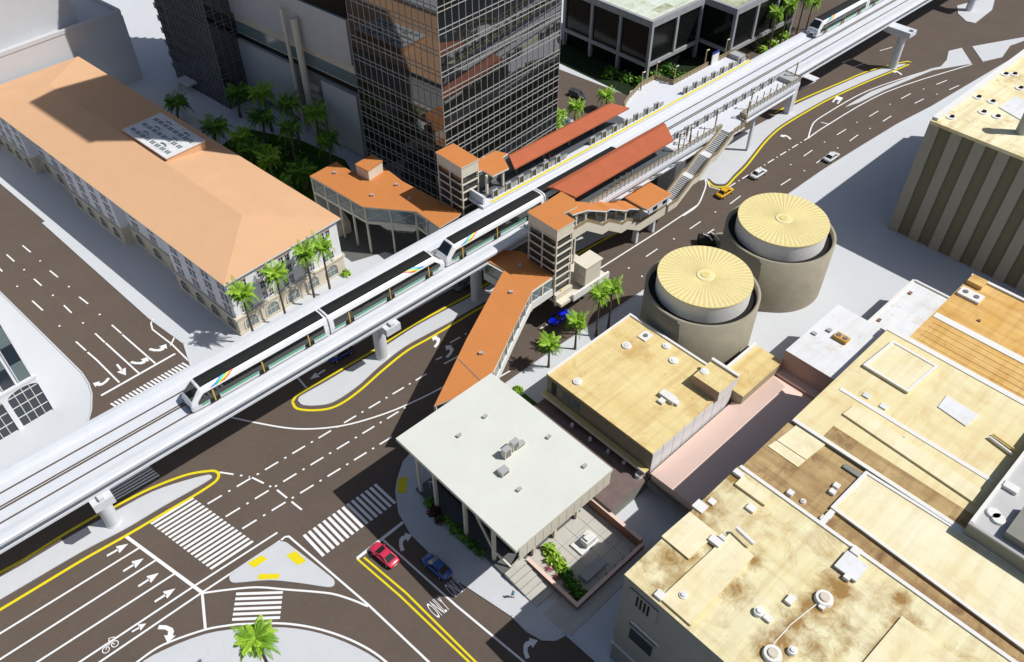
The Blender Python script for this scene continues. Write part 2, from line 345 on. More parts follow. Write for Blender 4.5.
for a, b in (((207.6, 504), (430, 372)), ((225.7, 516.7), (408, 406)), ((242.3, 528.8), (396, 434.5)), ((450, 343), (490, 320)), ((150, 460), (200, 434.2)), ((200, 434.2), (296, 377.5)),
             ((219.6, 472.3), (250, 477)), ((252, 477.6), (275.5, 489)), ((277, 490), (290.7, 501)), ((291.5, 501.7), (305.8, 513)), ((729, 187), (816, 133.2))):
    mk.dashes(*PX(a, b), dd, .28, ZM, paint)
L((227, 416.4), (254, 422.4), (290.7, 428.5), (321, 428.5), (351, 424), (387, 413), (417.6, 400), (442, 387.7), (470, 372), sm=True); L((296.7, 376.5), (307.5, 389.3))
L((296.7, 376.5), (330, 359.5), (398.5, 318), (457, 285)); L((444, 364), (459, 356)); L((436, 360), (442, 357)); L((72, 509.5), (92, 497))
L((357, 558.7), (403, 522.4), w=.45); L((383, 540), (431, 583), (456, 605.5), (524, 662), (600, 725))
L((600, 268.5), (656, 233), (697, 205.5)); L((704, 176), (706, 184), (703.5, 193), (697, 206), (683, 216), sm=True); L((705, 176), (710, 187), (721, 190), (732, 188))
for a in (((22.7, 245.6), (30.8, 252.5)), ((49.9, 270.7), (58, 277.3)), ((79.2, 297), (88.2, 303.9)), ((111.8, 325), (121.5, 333.5)),
          ((6.6, 254.6), (14.5, 261.6)), ((34, 279), (41.7, 285.8)), ((64, 305.4), (71.6, 313)), ((95.2, 333.5), (104.9, 342.6)),
          ((-2, 267), (2.4, 271.6)), ((32.3, 300.9), (42.9, 310.5)), ((76, 341.7), (86, 350.7))): L(*a, w=.26)
L((122.4, 334.7), (155.6, 363.7)); L((105.8, 343.2), (139, 373.4)); L((87.6, 352.3), (96.7, 360), (119.4, 382.7)); L((153.2, 319), (151, 323.5), (152.6, 329.6), (172.3, 344.7), (189, 361.3)); L((174.7, 337), (170.7, 345.6))
L((175.3, 353.8), (101.2, 395.7), w=.4)
for row in ([(598, 185), (781, 185.7)],): pass
for a in (((803.7, 156.2), (812.4, 150.2)), ((836.9, 135), (846, 129.3)), ((869.2, 116.7), (878.3, 111)), ((901, 98.8), (910.6, 93.7)), ((936.3, 84.6), (946.9, 80.4)),
          ((780.7, 185.3), (790.7, 178.9)), ((816.4, 163.2), (824.5, 157.1)), ((849.6, 141.1), (858, 135)), ((882.8, 121.5), (891.3, 116)), ((914.6, 103.4), (923.6, 99)), ((949.3, 89.8), (959, 85.5)),
          ((730, 204), (740.5, 196)), ((689.8, 229), (700.6, 221.6)), ((646, 256.7), (657.4, 249)), ((701.5, 237.6), (714, 229.3)), 
          ((842, 63), (852, 59)), ((879.8, 50.8), (892, 47.4)), ((854, 67), (864, 63.5)), ((800, 89), (815.7, 81.3)), ((540, 329), (552, 321.5)), ((498, 378), (510, 371))): L(*a, w=.24)
L((808, 138.5), (813, 124), (822, 116.5), (868, 90.7), (933, 68.9), sm=True); L((808, 138.5), (822, 128.5), (886, 92.2), (972, 64.4), sm=True); L((821, 122.4), (830, 124.5))
for p in ((40.2, 261), (24.2, 269.8), (17.2, 286.4), (68.9, 286.7), (52.9, 295.4), (59.5, 326), (83, 323), (99.7, 314.5), (790.7, 164.7), (804.3, 170.8), (824.5, 142), (837.5, 148), (857, 122.4), (870, 128.5), (890, 104.3), (923.6, 89), (937, 94.3), (715.4, 212), (674, 239), (628.7, 268), (642, 276.3), (580, 300)):
    c = P(*p); mk.cyl((c.x, c.y), .2, .16, .02, .06, paint, 8)
struct(mk.build('lane_lines', origin=(0, 0, 0)))
yk.strip(PX((357, 558.7), (400, 596), (469, 662), (540, 730)), .28, ZY, ypaint); yk.strip(PX((364, 557.5), (406, 593), (475.5, 662), (548, 730)), .28, ZY, ypaint)
for q in ([(247.5, 563.8), (261.5, 556), (268, 559.5), (254.5, 568.5)], [(286.5, 555.8), (295.5, 551.3), (306.5, 561.5), (297.8, 566)], [(259.7, 574.5), (280.3, 574.2), (278.8, 579.3), (257.5, 580.2)]):
    yk.sheet(PX(*q), .165, ypaint)
yk.sheet(PX((398.5, 479), (407.5, 477), (406, 494), (397.5, 493)), .165, ypaint)
struct(yk.build('yellow_lines', origin=(0, 0, 0)))
def glyph(name, base, tip, parts, width):       # parts in unit space: y from base(0) to tip(1), x sideways in units of length
    a = P(*base); b = P(*tip); d = b-a; Ln = d.length; d /= Ln; s = Vector((d.y, -d.x, 0)); m = MB()
    for poly in parts: m.sheet([a+d*(y*Ln)+s*(x*width) for x, y in poly], ZM+.006, paint)
    return struct(m.build(name, origin=(a.x, a.y, 0)))
ARROW = [[(-.12, 0), (.12, 0), (.12, .55), (-.12, .55)], [(-.5, .5), (.5, .5), (0, 1)]]
TURN = [[(-.2, 0), (.05, 0), (.05, .35), (-.2, .35)], [(-.2, .35), (.05, .35), (.15, .55), (-.05, .72)], [(-.05, .72), (.15, .55), (.4, .6), (.4, .85), (.15, .85)], [(.4, .42), (.4, 1.0), (.85, .72)]]
TURNL = [[(-x, y) for x, y in q] for q in TURN]
for b, t in (((107, 556), (128.4, 543.8)), ((123.3, 571.4), (143.8, 558.5)), ((138.4, 586.5), (159, 573)), ((154.7, 602), (175.5, 588.5))): glyph('straight_arrow', b, t, ARROW, 1.3)
glyph('bike_lane_arrow', (132, 632), (146.5, 623.5), ARROW, 1.0)
glyph('straight_arrow', (325, 370), (310, 379.5), ARROW, 1.3)
glyph('straight_arrow', (117, 364.5), (126, 375.5), ARROW, 1.5)
glyph('turn_arrow', (404, 550.5), (398.5, 535), TURN, 2.1); glyph('turn_arrow', (529, 658), (522.5, 640), TURN, 2.1)
glyph('turn_arrow', (158, 628.5), (178, 629), TURN, 2.2)
glyph('turn_arrow', (131.5, 361.5), (146, 365), TURNL, 2.0); glyph('turn_arrow', (150, 348.5), (164.5, 352), TURNL, 2.0); glyph('turn_arrow', (108, 378), (100, 388), TURN, 2.0)
glyph('turn_arrow', (446, 357), (456, 347), TURNL, 2.0); glyph('turn_arrow', (434, 347), (442, 337), TURNL, 2.0)
glyph('turn_arrow', (790, 139.5), (785, 134), TURNL, 1.9); glyph('turn_arrow', (901, 75), (896, 70), TURNL, 1.9)
glyph('lane_symbol', (840, 97), (835, 103), [[(-.5, 0), (.5, 0), (.5, 1), (.25, 1), (.25, .5), (-.25, .5), (-.25, 1), (-.5, 1)]], 1.6)
# bicycle symbol
m = MB(); bp = P(106, 650); dv = (P(118, 642)-bp); dv.z = 0; dv.normalize(); sv = Vector((dv.y, -dv.x, 0))
for k in (0, 1.15):
    m.strip([bp+dv*k+(dv*math.cos(t*.7)+sv*math.sin(t*.7))*.42 for t in range(10)], .12, ZM+.006, paint)
m.strip([bp, bp+dv*.5+sv*-.7, bp+dv*1.15], .12, ZM+.006, paint); m.strip([bp+sv*-.3+dv*.5, bp+dv*.9+sv*-1.2, bp+dv*1.5+sv*-.9], .14, ZM+.006, paint)
struct(m.build('bicycle_symbol', origin=(bp.x, bp.y, 0)))
def road_word(txt, centre, along, wd, hg):       # along = world direction the text reads
    cu = bpy.data.curves.new('t', 'FONT'); cu.body = txt; cu.align_x = 'CENTER'; cu.align_y = 'CENTER'; cu.size = 1; cu.resolution_u = 3
    o = bpy.data.objects.new('t', cu); COL.objects.link(o); bpy.context.view_layer.update()
    me = bpy.data.meshes.new_from_object(o.evaluated_get(bpy.context.evaluated_depsgraph_get())); bpy.data.objects.remove(o)
    w = max(v.co.x for v in me.vertices)-min(v.co.x for v in me.vertices); h = max(v.co.y for v in me.vertices)-min(v.co.y for v in me.vertices)
    me.transform(Matrix.Diagonal((wd/w, hg/h, 1, 1))); me.materials.clear(); me.materials.append(paint)
    q = bpy.data.objects.new('lane_word', me); COL.objects.link(q); q.location = (centre.x, centre.y, ZM+.006); q.rotation_euler = (0, 0, math.atan2(along.y, along.x))
    return struct(q)
al = (P(392.4, 533)-P(357, 558.7)).normalized()
road_word('ONLY', P(438.5, 607.9), al, 2.1, 2.6); road_word('ONLY', P(455.3, 588.4), al, 1.9, 2.4)
# ================================================================== BUILDINGS
def arch_pts(cx, z0, zs, hw, n=9):      # arch outline in a (u, z) plane
    return [(cx-hw, z0), (cx+hw, z0)]+[(cx+hw*math.cos(t*math.pi/(n-1)), zs+hw*math.sin(t*math.pi/(n-1))) for t in range(n)]
def wallpanel(m, fr, side, at, uvs, out, mt):     # flat outline on a facade; side 'x-' faces -x, 'y-' faces -y; out = distance proud
    if side == 'x-': pts = [fr.w(at-out, u, z) for u, z in uvs][::-1]
    elif side == 'y-': pts = [fr.w(u, at-out, z) for u, z in uvs]
    elif side == 'x+': pts = [fr.w(at+out, u, z) for u, z in uvs]
    else: pts = [fr.w(u, at+out, z) for u, z in uvs][::-1]
    m.poly(pts, mt)
def wbox(m, fr, side, at, u0, u1, z0, z1, dep, mt):
    if side == 'x-': m.box(at-dep, at, u0, u1, z0, z1, mt) if m.fr is fr else None
    elif side == 'y-': m.box(u0, u1, at-dep, at, z0, z1, mt)
    elif side == 'x+': m.box(at, at+dep, u0, u1, z0, z1, mt)
    else: m.box(u0, u1, at, at+dep, z0, z1, mt)
# ---- historic building with the peach tiled roof
root = thing('historic_building', 'long white four storey building with arcaded ground floor and peach hipped roof', 'building', HIST.w(0, 0, 0), HIST.a)
LEN = 92.0; WID = 23.2; ZB = 3.7; ZE = 11.7; REC = 1.7
segs = [(0, 19, 0), (19, 37.5, REC), (37.5, 57, 0), (57, 74, REC), (74, LEN, 0)]
w = MB(HIST); lo = MB(HIST)
for y0, y1, x in segs:
    w.box(x+.15, WID-.15, y0+(.15 if y0 == 0 else 0), y1-(.15 if y1 == LEN else 0), ZB, ZE-.02, hwall)
    lo.box(x, WID, y0, y1, 0, ZB-.25, creamd)
    lo.box(x-.25, WID+.25, y0-(.25 if y0 == 0 else -.001), y1+(.25 if y1 == LEN else 0), ZB-.25, ZB+.15, creamd)
    lo.box(x-.12, WID+.12, y0-(.12 if y0 == 0 else -.001), y1+(.12 if y1 == LEN else 0), 0, .55, creamd)
w.build('wall', root); lo.build('arcade_storey', root)
# roof: hips at both ends
rf = MB(HIST); e = .5; ZR = 13.4; zt = ZE; hw_ = HIST.w
c0, c1, c2, c3 = hw_(-e, -e, zt), hw_(WID+e, -e, zt), hw_(WID+e, LEN+e, zt), hw_(-e, LEN+e, zt)
r0, r1 = hw_(WID/2, 11, ZR), hw_(WID/2, LEN-11, ZR)
dz = Vector((0, 0, .28))
for q in ([c0, c1, r0], [c1, c2, r1, r0], [c2, c3, r1], [c3, c0, r0, r1]): rf.poly([p+dz for p in q], peach)
cs = [c0, c1, c2, c3]
for i in range(4): a, b = cs[i], cs[(i+1) % 4]; rf.poly([a, b, b+dz, a+dz], trim)
rf.poly([c3, c2, c1, c0], hwall)
rfo = rf.build('roof', root)
# courtyard cover on the right-hand roof slope
cv = MB(HIST); cv.box(12.3, 20.5, 35.8, 51.2, 12.2, 14.2, peach, whitemem); cv.box(12.1, 20.7, 35.6, 51.4, 14.2, 14.35, whitemem)
for i in range(8):
    for j in range(3):
        cv.box(13.1+j*2.5, 14.0+j*2.5, 36.8+i*1.75, 37.3+i*1.75, 14.35, 14.40, glassg); cv.box(13.1+j*2.5, 14.0+j*2.5, 37.5+i*1.75, 38.0+i*1.75, 14.35, 14.40, glassg)
for j in range(3):
    for y in (40.2, 46.5):
        c = HIST.w(15.1+j*2.5-.6, y); cv.tube([HIST.w(14.4+j*2.5+.28*math.sin(t*.6), y-.9+t*.36, 14.45) for t in range(6)], [.16]*6, glassg, 6)
cv.build('courtyard_cover', rfo)
def win(side, at, u, z, hw=.42, hh=.7):
    m = MB(HIST)
    wbox(m, HIST, side, at, u-hw-.13, u+hw+.13, z-hh-.16, z-hh, .16, hwall)
    wbox(m, HIST, side, at, u-hw-.1, u+hw+.1, z+hh, z+hh+.12, .14, brownw)
    wbox(m, HIST, side, at, u-hw-.1, u-hw, z-hh, z+hh, .08, hwall); wbox(m, HIST, side, at, u+hw, u+hw+.1, z-hh, z+hh, .08, hwall)
    o = m.build('window', root)
    p = MB(HIST); wallpanel(p, HIST, side, at, [(u-hw, z-hh), (u+hw, z-hh), (u+hw, z+hh), (u-hw, z+hh)], .015, glassk)
    wbox(p, HIST, side, at, u-.03, u+.03, z-hh, z+hh, .05, hwall); wbox(p, HIST, side, at, u-hw, u+hw, z-.03, z+.03, .045, hwall)
    p.build('pane', o)
def archw(side, at, u):
    m = MB(HIST); o_ = arch_pts(u, .56, 1.8, 1.45, 13); i_ = arch_pts(u, .56, 1.8, 1.2, 13)
    n = len(o_)
    for k in range(1, n):           # raised surround
        a, b = k, (k+1) % n
        ou = [o_[a], o_[b], i_[b], i_[a]]
        wallpanel(m, HIST, side, at, ou, .14, creamd)
        sq = [o_[a], o_[b]]
        for pr, qr in ((o_[a], o_[b]), (i_[b], i_[a])):
            if side == 'x-': m.poly([HIST.w(at, pr[0], pr[1]), HIST.w(at, qr[0], qr[1]), HIST.w(at-.14, qr[0], qr[1]), HIST.w(at-.14, pr[0], pr[1])], creamd)
            else: m.poly([HIST.w(pr[0], at, pr[1]), HIST.w(qr[0], at, qr[1]), HIST.w(qr[0], at-.14, qr[1]), HIST.w(pr[0], at-.14, pr[1])], creamd)
    fo = m.build('arch_window', root)
    p = MB(HIST); wallpanel(p, HIST, side, at, i_, .02, glassk if side == 'x-' else glassg)
    for du in (-.42, .42): wbox(p, HIST, side, at, u+du-.04, u+du+.04, .56, 2.55, .06, creamd)
    wbox(p, HIST, side, at, u-1.2, u+1.2, 1.75, 1.85, .055, creamd)
    p.build('pane', fo)
vis = [(0, 19, 0, 4), (19, 37.5, REC, 3), (37.5, 57, 0, 4), (57, 74, REC, 3), (74, LEN, 0, 4)]
for y0, y1, x, nb in vis:
    for k in range(nb):
        u = y0+(y1-y0)*(k+.5)/nb+( -.3 if y0 == 0 else 0)
        archw('x-', x, u)
        for z in (4.95, 7.4, 9.85):
            for s_ in (-.62, .62): win('x-', x+.15, u+s_, z)
for k in range(5):
    u = 2.55+k*4.42; archw('y-', 0, u)
    for z in (4.95, 7.4, 9.85):
        for s_ in (-.62, .62): win('y-', .15, u+s_, z)
# ---- grey massing block, top left
GA = P(121, 13, 16.75); gang = math.atan2((P(0, 57, 16.75)-GA).y, (P(0, 57, 16.75)-GA).x)
GF = Frame(GA.x, GA.y, gang)            # x runs to the left along the wall, +y is towards the viewer
root = thing('massing_block', 'plain grey windowless block with stepped tiers behind the peach roofed building', 'building', GF.w(0, 0), gang)
m = MB(GF); m.box(0, 90, -34, 0, 0, 16.75, mass); m.box(-1.2, 0, -30, -2.2, 0, 15.2, mass); m.build('lower_tier', root)
m = MB(GF); m.box(9, 90, -34.5, -3.2, 16.75, 34, mass); m.build('upper_tier', root)
m = MB(GF); m.box(0, 90, -.5, .15, 16.75, 17.6, mass); m.box(-.15, .5, -34, -.5, 16.75, 17.6, mass); m.build('parapet', root)
# ---- glass towers: curtain wall of dark glass with metal mullions as real bars
def curtain(root, fr, x0, x1, y0, y1, z0, z1, nx, ny, floors, mm, sides='xy', wd=.12, dep=.16, glass=glassd):
    b = MB(fr); b.box(x0, x1, y0, y1, z0, z1, glass); b.build('glazed_wall', root)
    m = MB(fr)
    for i in range(nx+1):
        x = x0+(x1-x0)*i/nx
        m.box(x-wd/2, x+wd/2, y0-dep, y0-.003, z0, z1, mm)
    for i in range(ny+1):
        y = y0+(y1-y0)*i/ny
        m.box(x0-dep, x0-.003, y-wd/2, y+wd/2, z0, z1, mm)
        if 'X' in sides: m.box(x1+.003, x1+dep, y-wd/2, y+wd/2, z0, z1, mm)
    for z in floors:
        for dz_ in (0, .85):
            m.box(x0-dep-.02, x1+dep+.02, y0-dep-.02, y0-.004, z+dz_-.05, z+dz_+.05, mm)
            m.box(x0-dep-.021, x0-.004, y0, y1, z+dz_-.051, z+dz_+.051, mm)
            if 'X' in sides: m.box(x1+.004, x1+dep+.02, y0, y1, z+dz_-.051, z+dz_+.051, mm)
    m.build('mullions', root)
TM = Vector((-12.31, 134.02, 0)); TF = Frame(TM.x, TM.y, R_(90-40.82))
root = thing('glass_tower', 'tall dark glass office tower with pale metal grid behind the station', 'building', TM, TF.a)
FL = [3.4+i*2.85 for i in range(5)]+[17.2, 20.05, 22.9]+[26.85+i*3.82 for i in range(20)]
curtain(root, TF, 0, 33.5, 0, 23.6, 0, 104.5, 20, 15, FL, frame_l, wd=.07, dep=.08, glass=towerg)
m = MB(TF); m.box(-.4, 33.9, -.4, 24, 104.5, 105.2, greyl); m.build('roof_cap', root)
K = P(230, 109); KL = P(178.7, 80); d = KL-K; KF = Frame(K.x, K.y, math.atan2(d.y, d.x)-math.pi/2)   # y runs along the left face, x to the right
root = thing('glass_tower', 'dark gridded office tower standing in shade at the top left of the plaza', 'building', K, KF.a)
KW = 26
m = MB(KF); 
curtain(root, KF, 0, KW, 0, d.length, 0, 62, 14, 16, [1.5+i*3.0 for i in range(20)], frame_d, wd=.12, dep=.14, glass=towerg)
m = MB(KF)
for i in range(20): m.box(.3, KW-.3, d.length, d.length+1.6, 2.6+i*3.0, 2.8+i*3.0, mass)
m.build('balcony_slab', root)
m = MB(KF)
for i in range(20): m.box(0.1, .16, d.length, d.length+1.5, 2.8+i*3, 4.2+i*3, glassg)
m.build('balcony_glass', root)
m = MB(KF); m.box(-2.4, 0, 12.5, 17.5, 2.2, 2.7, mass); m.build('door_canopy', root)
# ---- grey panelled podium between the towers
pa, pb = P(230, 109), Vector((-32.2, 156.4, 0)); pa = Vector((-66.5, 185.5, 0)); d = pb-pa; PF = Frame(pa.x, pa.y, math.atan2(d.y, d.x))   # x to the right along the facade, +y behind
PL = d.length
root = thing('podium_building', 'grey panelled podium with green glass bands between the two dark towers', 'building', pa, PF.a)
m = MB(PF); m.box(2, PL+1, 1.2, 30, 0, 46, darkw); m.build('core_wall', root)
def prow(px, z_): return PF.inv(P(px[0], px[1], z_))
m = MB(PF); m.box(1.6, PL*.56, 0, 1.0, 2.2, 15.2, grey); m.box(PL*.75, PL-.1, 0, 1.0, .4, 14.8, grey); m.build('lower_panel', root)
m = MB(PF); m.box(.5, PL-.1, .1, 1.0, 21.4, 31, grey); m.build('upper_panel', root)
m = MB(PF); m.box(2, PL-.1, .6, 1.1, 16.6, 21.4, creamd); m.box(2, PL-.1, .5, 1.15, 16.9, 19.5, glassg); m.build('green_glass_band', root)
m = MB(PF); m.box(2, PL-.1, .5, 1.1, 31.2, 42, glassb); m.box(2, PL-.1, .9, 1.15, 15.2, 16.6, blackp); m.build('dark_glass_band', root)
for fx, cr, ch_ in ((.575, .42, 28.5), (.66, .75, 27.5)):
    m = MB(PF); c = PF.w(PL*fx, -1.0); m.cyl((c.x, c.y), cr, cr, 0, ch_, cream, 20); m.build('round_column', root)
m = MB(PF)
for i in range(6): m.box(PL*.6, PL*.7, .3, 1.1, 1.5+i*1.9, 2.6+i*1.9, creamd)
m.build('louver_bay', root)
# ---- black glass blocks, top
blkframe = mat('grey_concrete_frame', (.34, .345, .36), .7, .3, n=(.5, .15))
def dark_block(x0, x1, y0, y1, zr, nx, ny, label, top):
    root = thing('office_block', label, 'building', RW(x0, y0), RAIL.a)
    m = MB(RAIL); m.box(x0+.5, x1-.5, y0+.5, y1-.5, 3.8, zr-.6, glassb); m.box(x0+.9, x1-.9, y0+.9, y1-.9, 0, 3.8, glassb); m.build('glazed_wall', root)
    m = MB(RAIL); z0 = 4.2
    for za, zb in ((z0-.45, z0+.45), (zr-1.6, zr)):
        m.box(x0, x1, y0, y0+.9, za, zb, blkframe); m.box(x0, x0+.9, y0+.9, y1, za, zb, blkframe); m.box(x1-.9, x1, y0+.9, y1, za, zb, blkframe); m.box(x0+.9, x1-.9, y1-.9, y1, za, zb, blkframe)
    for i in range(nx+1):
        x = x0+.02+(x1-x0-.84)*i/nx; m.box(x, x+.8, y0-.03, y0+.8, 0 if i in (0, nx) else z0+.45, zr-1.6, blkframe)
    for i in range(1, ny+1):
        y = y0+.02+(y1-y0-.84)*i/ny; m.box(x0-.03, x0+.8, y, y+.8, 0, zr-1.6, blkframe)
    m.build('concrete_frame', root)
    m = MB(RAIL); m.box(x0+.9, x1-.9, y0+.9, y1-.9, zr-.6, zr-.25, top); m.build('roof', root)
    return root
palegreen = roofmat('green_white_roof', (.64, .70, .62), (.56, .63, .53), (.34, .36, .20), .6)
mossroof = mat('mossy_roof', (.52, .55, .40), .9, .2, n=(.4, .35), col2=(.22, .24, .13), n2=(1.2, (.65, .64, .55), .55, .7))
rb = dark_block(155.3, 175.6, 115.9, 145, 15.4, 2, 3, 'black glass block with pale green roof at the corner of the back road', palegreen)
m = MB(RAIL); m.box(161, 166.5, 118.5, 121, 15.15, 15.2, mossroof); m.build('moss_patch', rb)
dark_block(176.2, 205, 106.6, 140, 15.2, 3, 3, 'black glass block with mossy roof beside the far end of the platform', mossroof)
h = MB(RAIL); h.sheet([RW(147, 104), RW(178, 106), RW(178, 118), RW(155, 150), RW(147, 150)], .03, mat('dark_ground', (.02, .035, .015), .95, .1, n=(1, .5))); struct(h.build('dark_ground_patch', origin=RW(150, 115)))  # dark green-black ground sheet between the block and the kerb
# ---- building at the left edge with arched windows
b0 = P(54, 409.6); b1 = P(0, 442); d = b0-b1; LF = Frame(b0.x, b0.y, math.atan2(d.y, d.x)); 
root = thing('arched_building', 'white building with tall arched gridded windows at the left edge', 'building', b0, LF.a)
m = MB(LF); m.box(-60, 0, .25, 40, 0, 24, hwall); m.build('wall', root)
m = MB(LF); m.box(-60, .25, -.15, .25, 7.5, 7.95, hwall); m.box(-60, .1, -.05, .25, 24, 24.5, hwall); m.build('cornice', root)
for k in range(5):
    u1 = -.05-k*5.5; u0 = u1-4.7
    uc = (u0+u1)/2
    m = MB(LF)
    for a_, b_ in ((u0-.8, u0), (u1, u1+.04)): m.box(a_, b_, 0, .25, 0, 7.5, hwall)
    arcp = [(u0, 7.5), (u0, 6.05)]+[(uc+2.35*math.cos(math.pi-t*math.pi/12), 6.05+1.0*math.sin(t*math.pi/12)) for t in range(1, 12)]+[(u1, 6.05), (u1, 7.5)]
    for i in range(1, len(arcp)-2):
        (ua, za), (ub, zb) = arcp[i], arcp[i+1]
        m.poly([LF.w(ua, 0, za), LF.w(ub, 0, zb), LF.w(ub, 0, 7.5), LF.w(ua, 0, 7.5)], hwall)
        m.poly([LF.w(ua, 0, za), LF.w(ua, .25, za), LF.w(ub, .25, zb), LF.w(ub, 0, zb)], hwall)
    o = m.build('arch_window', root)
    p = MB(LF); p.poly([LF.w(u0, .22, .1), LF.w(u1, .22, .1), LF.w(u1, .22, 7.2), LF.w(u0, .22, 7.2)], glassg if k > 9 else glassk)
    for i in range(1, 4): x = u0+(u1-u0)*i/4; p.box(x-.05, x+.05, .12, .215, 0, 7.2, trim)
    for z in (2.0, 4.1, 6.1): p.box(u0, u1, .125, .216, z-.05, z+.05, trim)
    p.build('pane', o)
    for j in range(2):
        x0 = u0+.25+j*2.4; m = MB(LF)
        for z in range(5): m.box(x0, x0+1.75, .05, .26, 8.2+z*3.4, 11.4+z*3.4, glassg if (z+k+j) % 2 else glassk)
        m.box(x0-.12, x0, 0, .26, 8.0, 23.8, hwall); m.box(x0+1.75, x0+1.87, 0, .26, 8.0, 23.8, hwall)
        m.build('window_strip', root)
def pad(parent, name, pxs, z0, z1, m, mtop=None, rim=None, rw=.25, rh=.2):
    b = MB(); pts = PX(*pxs, z=z1); b.prism(pts, z0, z1, m, mtop)
    if rim:
        n = len(pts); c = sum(pts, Vector())/n
        for i in range(n):
            p, q = pts[i], pts[(i+1) % n]; d = (q-p).normalized(); nn = Vector((-d.y, d.x, 0))
            if (c-p).dot(nn) < 0: nn = -nn
            b.prism([p-nn*.03+d*.02, q-nn*.03-d*.02, q+nn*rw-d*.02, p+nn*rw+d*.02], z1-.02, z1+rh+.01*(i % 2), rim)
    return b.build(name, parent)
# ---- ribbed concrete building, right
def zr_(): return 23.93
root = thing('ribbed_building', 'tall concrete building with vertical ribs and a stained flat roof', 'building', RW(144.2, 44.5), RAIL.a)
m = MB(RAIL); m.box(144.6, 190, 4, 44.1, 0, 23.3, ribd); m.build('wall', root)
m = MB(RAIL)
for k in range(10):
    y = 44.5-k*4.17
    m.box(144.2, 144.75, max(4, y-1.95), y, 0, 23.3, ribl)
for k in range(14): m.box(145.5+k*3.4, 147.2+k*3.4, 44.0, 44.5, 0, 23.3, ribl)
m.build('rib', root)
m = MB(RAIL); m.box(144.2, 190, 4, 44.5, 23.3, 23.9, tanroof2); m.box(144.9, 190, 43.5, 44.55, 23.9, 24.4, trim); o = m.build('roof', root)
pad(o, 'white_patch', [(999, 107), (1016.5, 95.7), (1050, 114), (1035, 128)], 23.9, 24.05, whitemem)
for pxp in ((951, 117), (978, 97), (992, 101.5), (983, 112), (997, 116.5), (1005, 74), (1014, 74), (1020, 88)):
    c = P(pxp[0], pxp[1], 24); m = MB(); m.cyl((c.x, c.y), .9, .85, 23.9, 24.05, trim, 14); m.cyl((c.x+.2, c.y), .38, .36, 24.05, 24.3, blackp, 10); m.build('roof_vent', o)
c = P(1021, 132.5, 23.95)
m = MB(); m.cyl((c.x, c.y), 1.0, .95, 23.9, 30.5, greyl, 16); m.cyl((c.x, c.y), 1.1, 1.1, 30.5, 30.9, frame_d, 16); m.build('flue', o)
# ---- two round concrete tanks
def tank(cx, cy, zt, rd_, ro, zr, label):
    root = thing('round_tank', label, 'tank', (cx, cy, 0), 0)
    m = MB(); S = 64
    ring = lambda r_, z: [(cx+r_*math.cos(t*2*math.pi/S), cy+r_*math.sin(t*2*math.pi/S), z) for t in range(S)]
    prof = [(ro, 0), (ro, zr), (ro-.5, zr), (ro-.55, zr-1.6), (0.05, zr-1.6)]
    vs = [p for r_, z in prof for p in ring(r_, z)]
    m.mesh(vs, [(k*S+i, k*S+(i+1) % S, (k+1)*S+(i+1) % S, (k+1)*S+i) for k in range(len(prof)-2) for i in range(S)], tankc, True); m.build('outer_wall', root)
    m = MB(); m.cyl((cx, cy), ro-.6, ro-.6, zr-2.2, zr-.75, blackp, S); m.build('gutter_floor', root)  # floor coloured black to deepen the shade in the gap
    m = MB(); vs = ring(rd_, zr-1.6)+ring(rd_, zt-.15); m.mesh(vs, [(i, (i+1) % S, S+(i+1) % S, S+i) for i in range(S)], trim, True); m.build('inner_drum', root)
    m = MB(); m.cyl((cx, cy), rd_+.08, rd_+.05, zt-.15, zt-.02, tankcap, S)
    N = 54
    for i in range(N):
        a0 = i*2*math.pi/N; a1 = a0+2*math.pi/N*.5; z0 = zt-.02
        q = lambda a, r_, z: (cx+r_*math.cos(a), cy+r_*math.sin(a), z)
        m.mesh([q(a0, 1.2, z0), q(a1, 1.2, z0), q(a1, rd_, z0), q(a0, rd_, z0), q((a0+a1)/2, 1.2, zt+.015), q((a0+a1)/2, rd_, zt+.02)],
               [(0, 3, 5, 4), (2, 1, 4, 5), (3, 2, 5), (1, 0, 4)], tankrib)
    o = m.build('ribbed_cap', root)
    m = MB(); m.cyl((cx, cy), 1.5, 1.35, zt-.01, zt+.12, tankrib, 20); m.cyl((cx, cy), .8, .7, zt+.12, zt+.22, tankcap, 14); m.build('cap_hub', o)
    m = MB(); c = (cx+(ro-.9)*.75, cy-(ro-.9)*.3)
    return root
tank(31.0, 101.3, 13.5, 7.6, 9.3, 10.9, 'round concrete tank with ribbed yellow cap nearer the tan flat roof')
tank(47.1, 116.4, 13.5, 7.75, 9.5, 11.0, 'round concrete tank with ribbed yellow cap beside the busy road, right of its twin')
c = P(714, 243); root = thing('pump_unit', 'small dark round unit with white pipes squeezed between the two tanks', 'machine', c, 0)
m = MB(); m.cyl((c.x+1.0, c.y-1.0), 1.5, 1.5, 0, 2.2, tankc, 20); m.build('drum', root)
m = MB(); m.box(c.x-3.2, c.x-.3, c.y-2.4, c.y+.8, 0, 1.7, blackp); m.build('housing', root)
m = MB(); m.tube([(c.x-2.3, c.y+.4, 1.8), (c.x-1.4, c.y-.6, 2.1), (c.x-.9, c.y-1.6, 1.9)], [.16]*3, trim); m.build('pipe', root); m = MB(); m.tube([(c.x-.7, c.y+.7, 1.9), (c.x-.2, c.y-.6, 2.3), (c.x+.3, c.y-2, 2.2)], [.16]*3, trim); m.build('pipe', root)
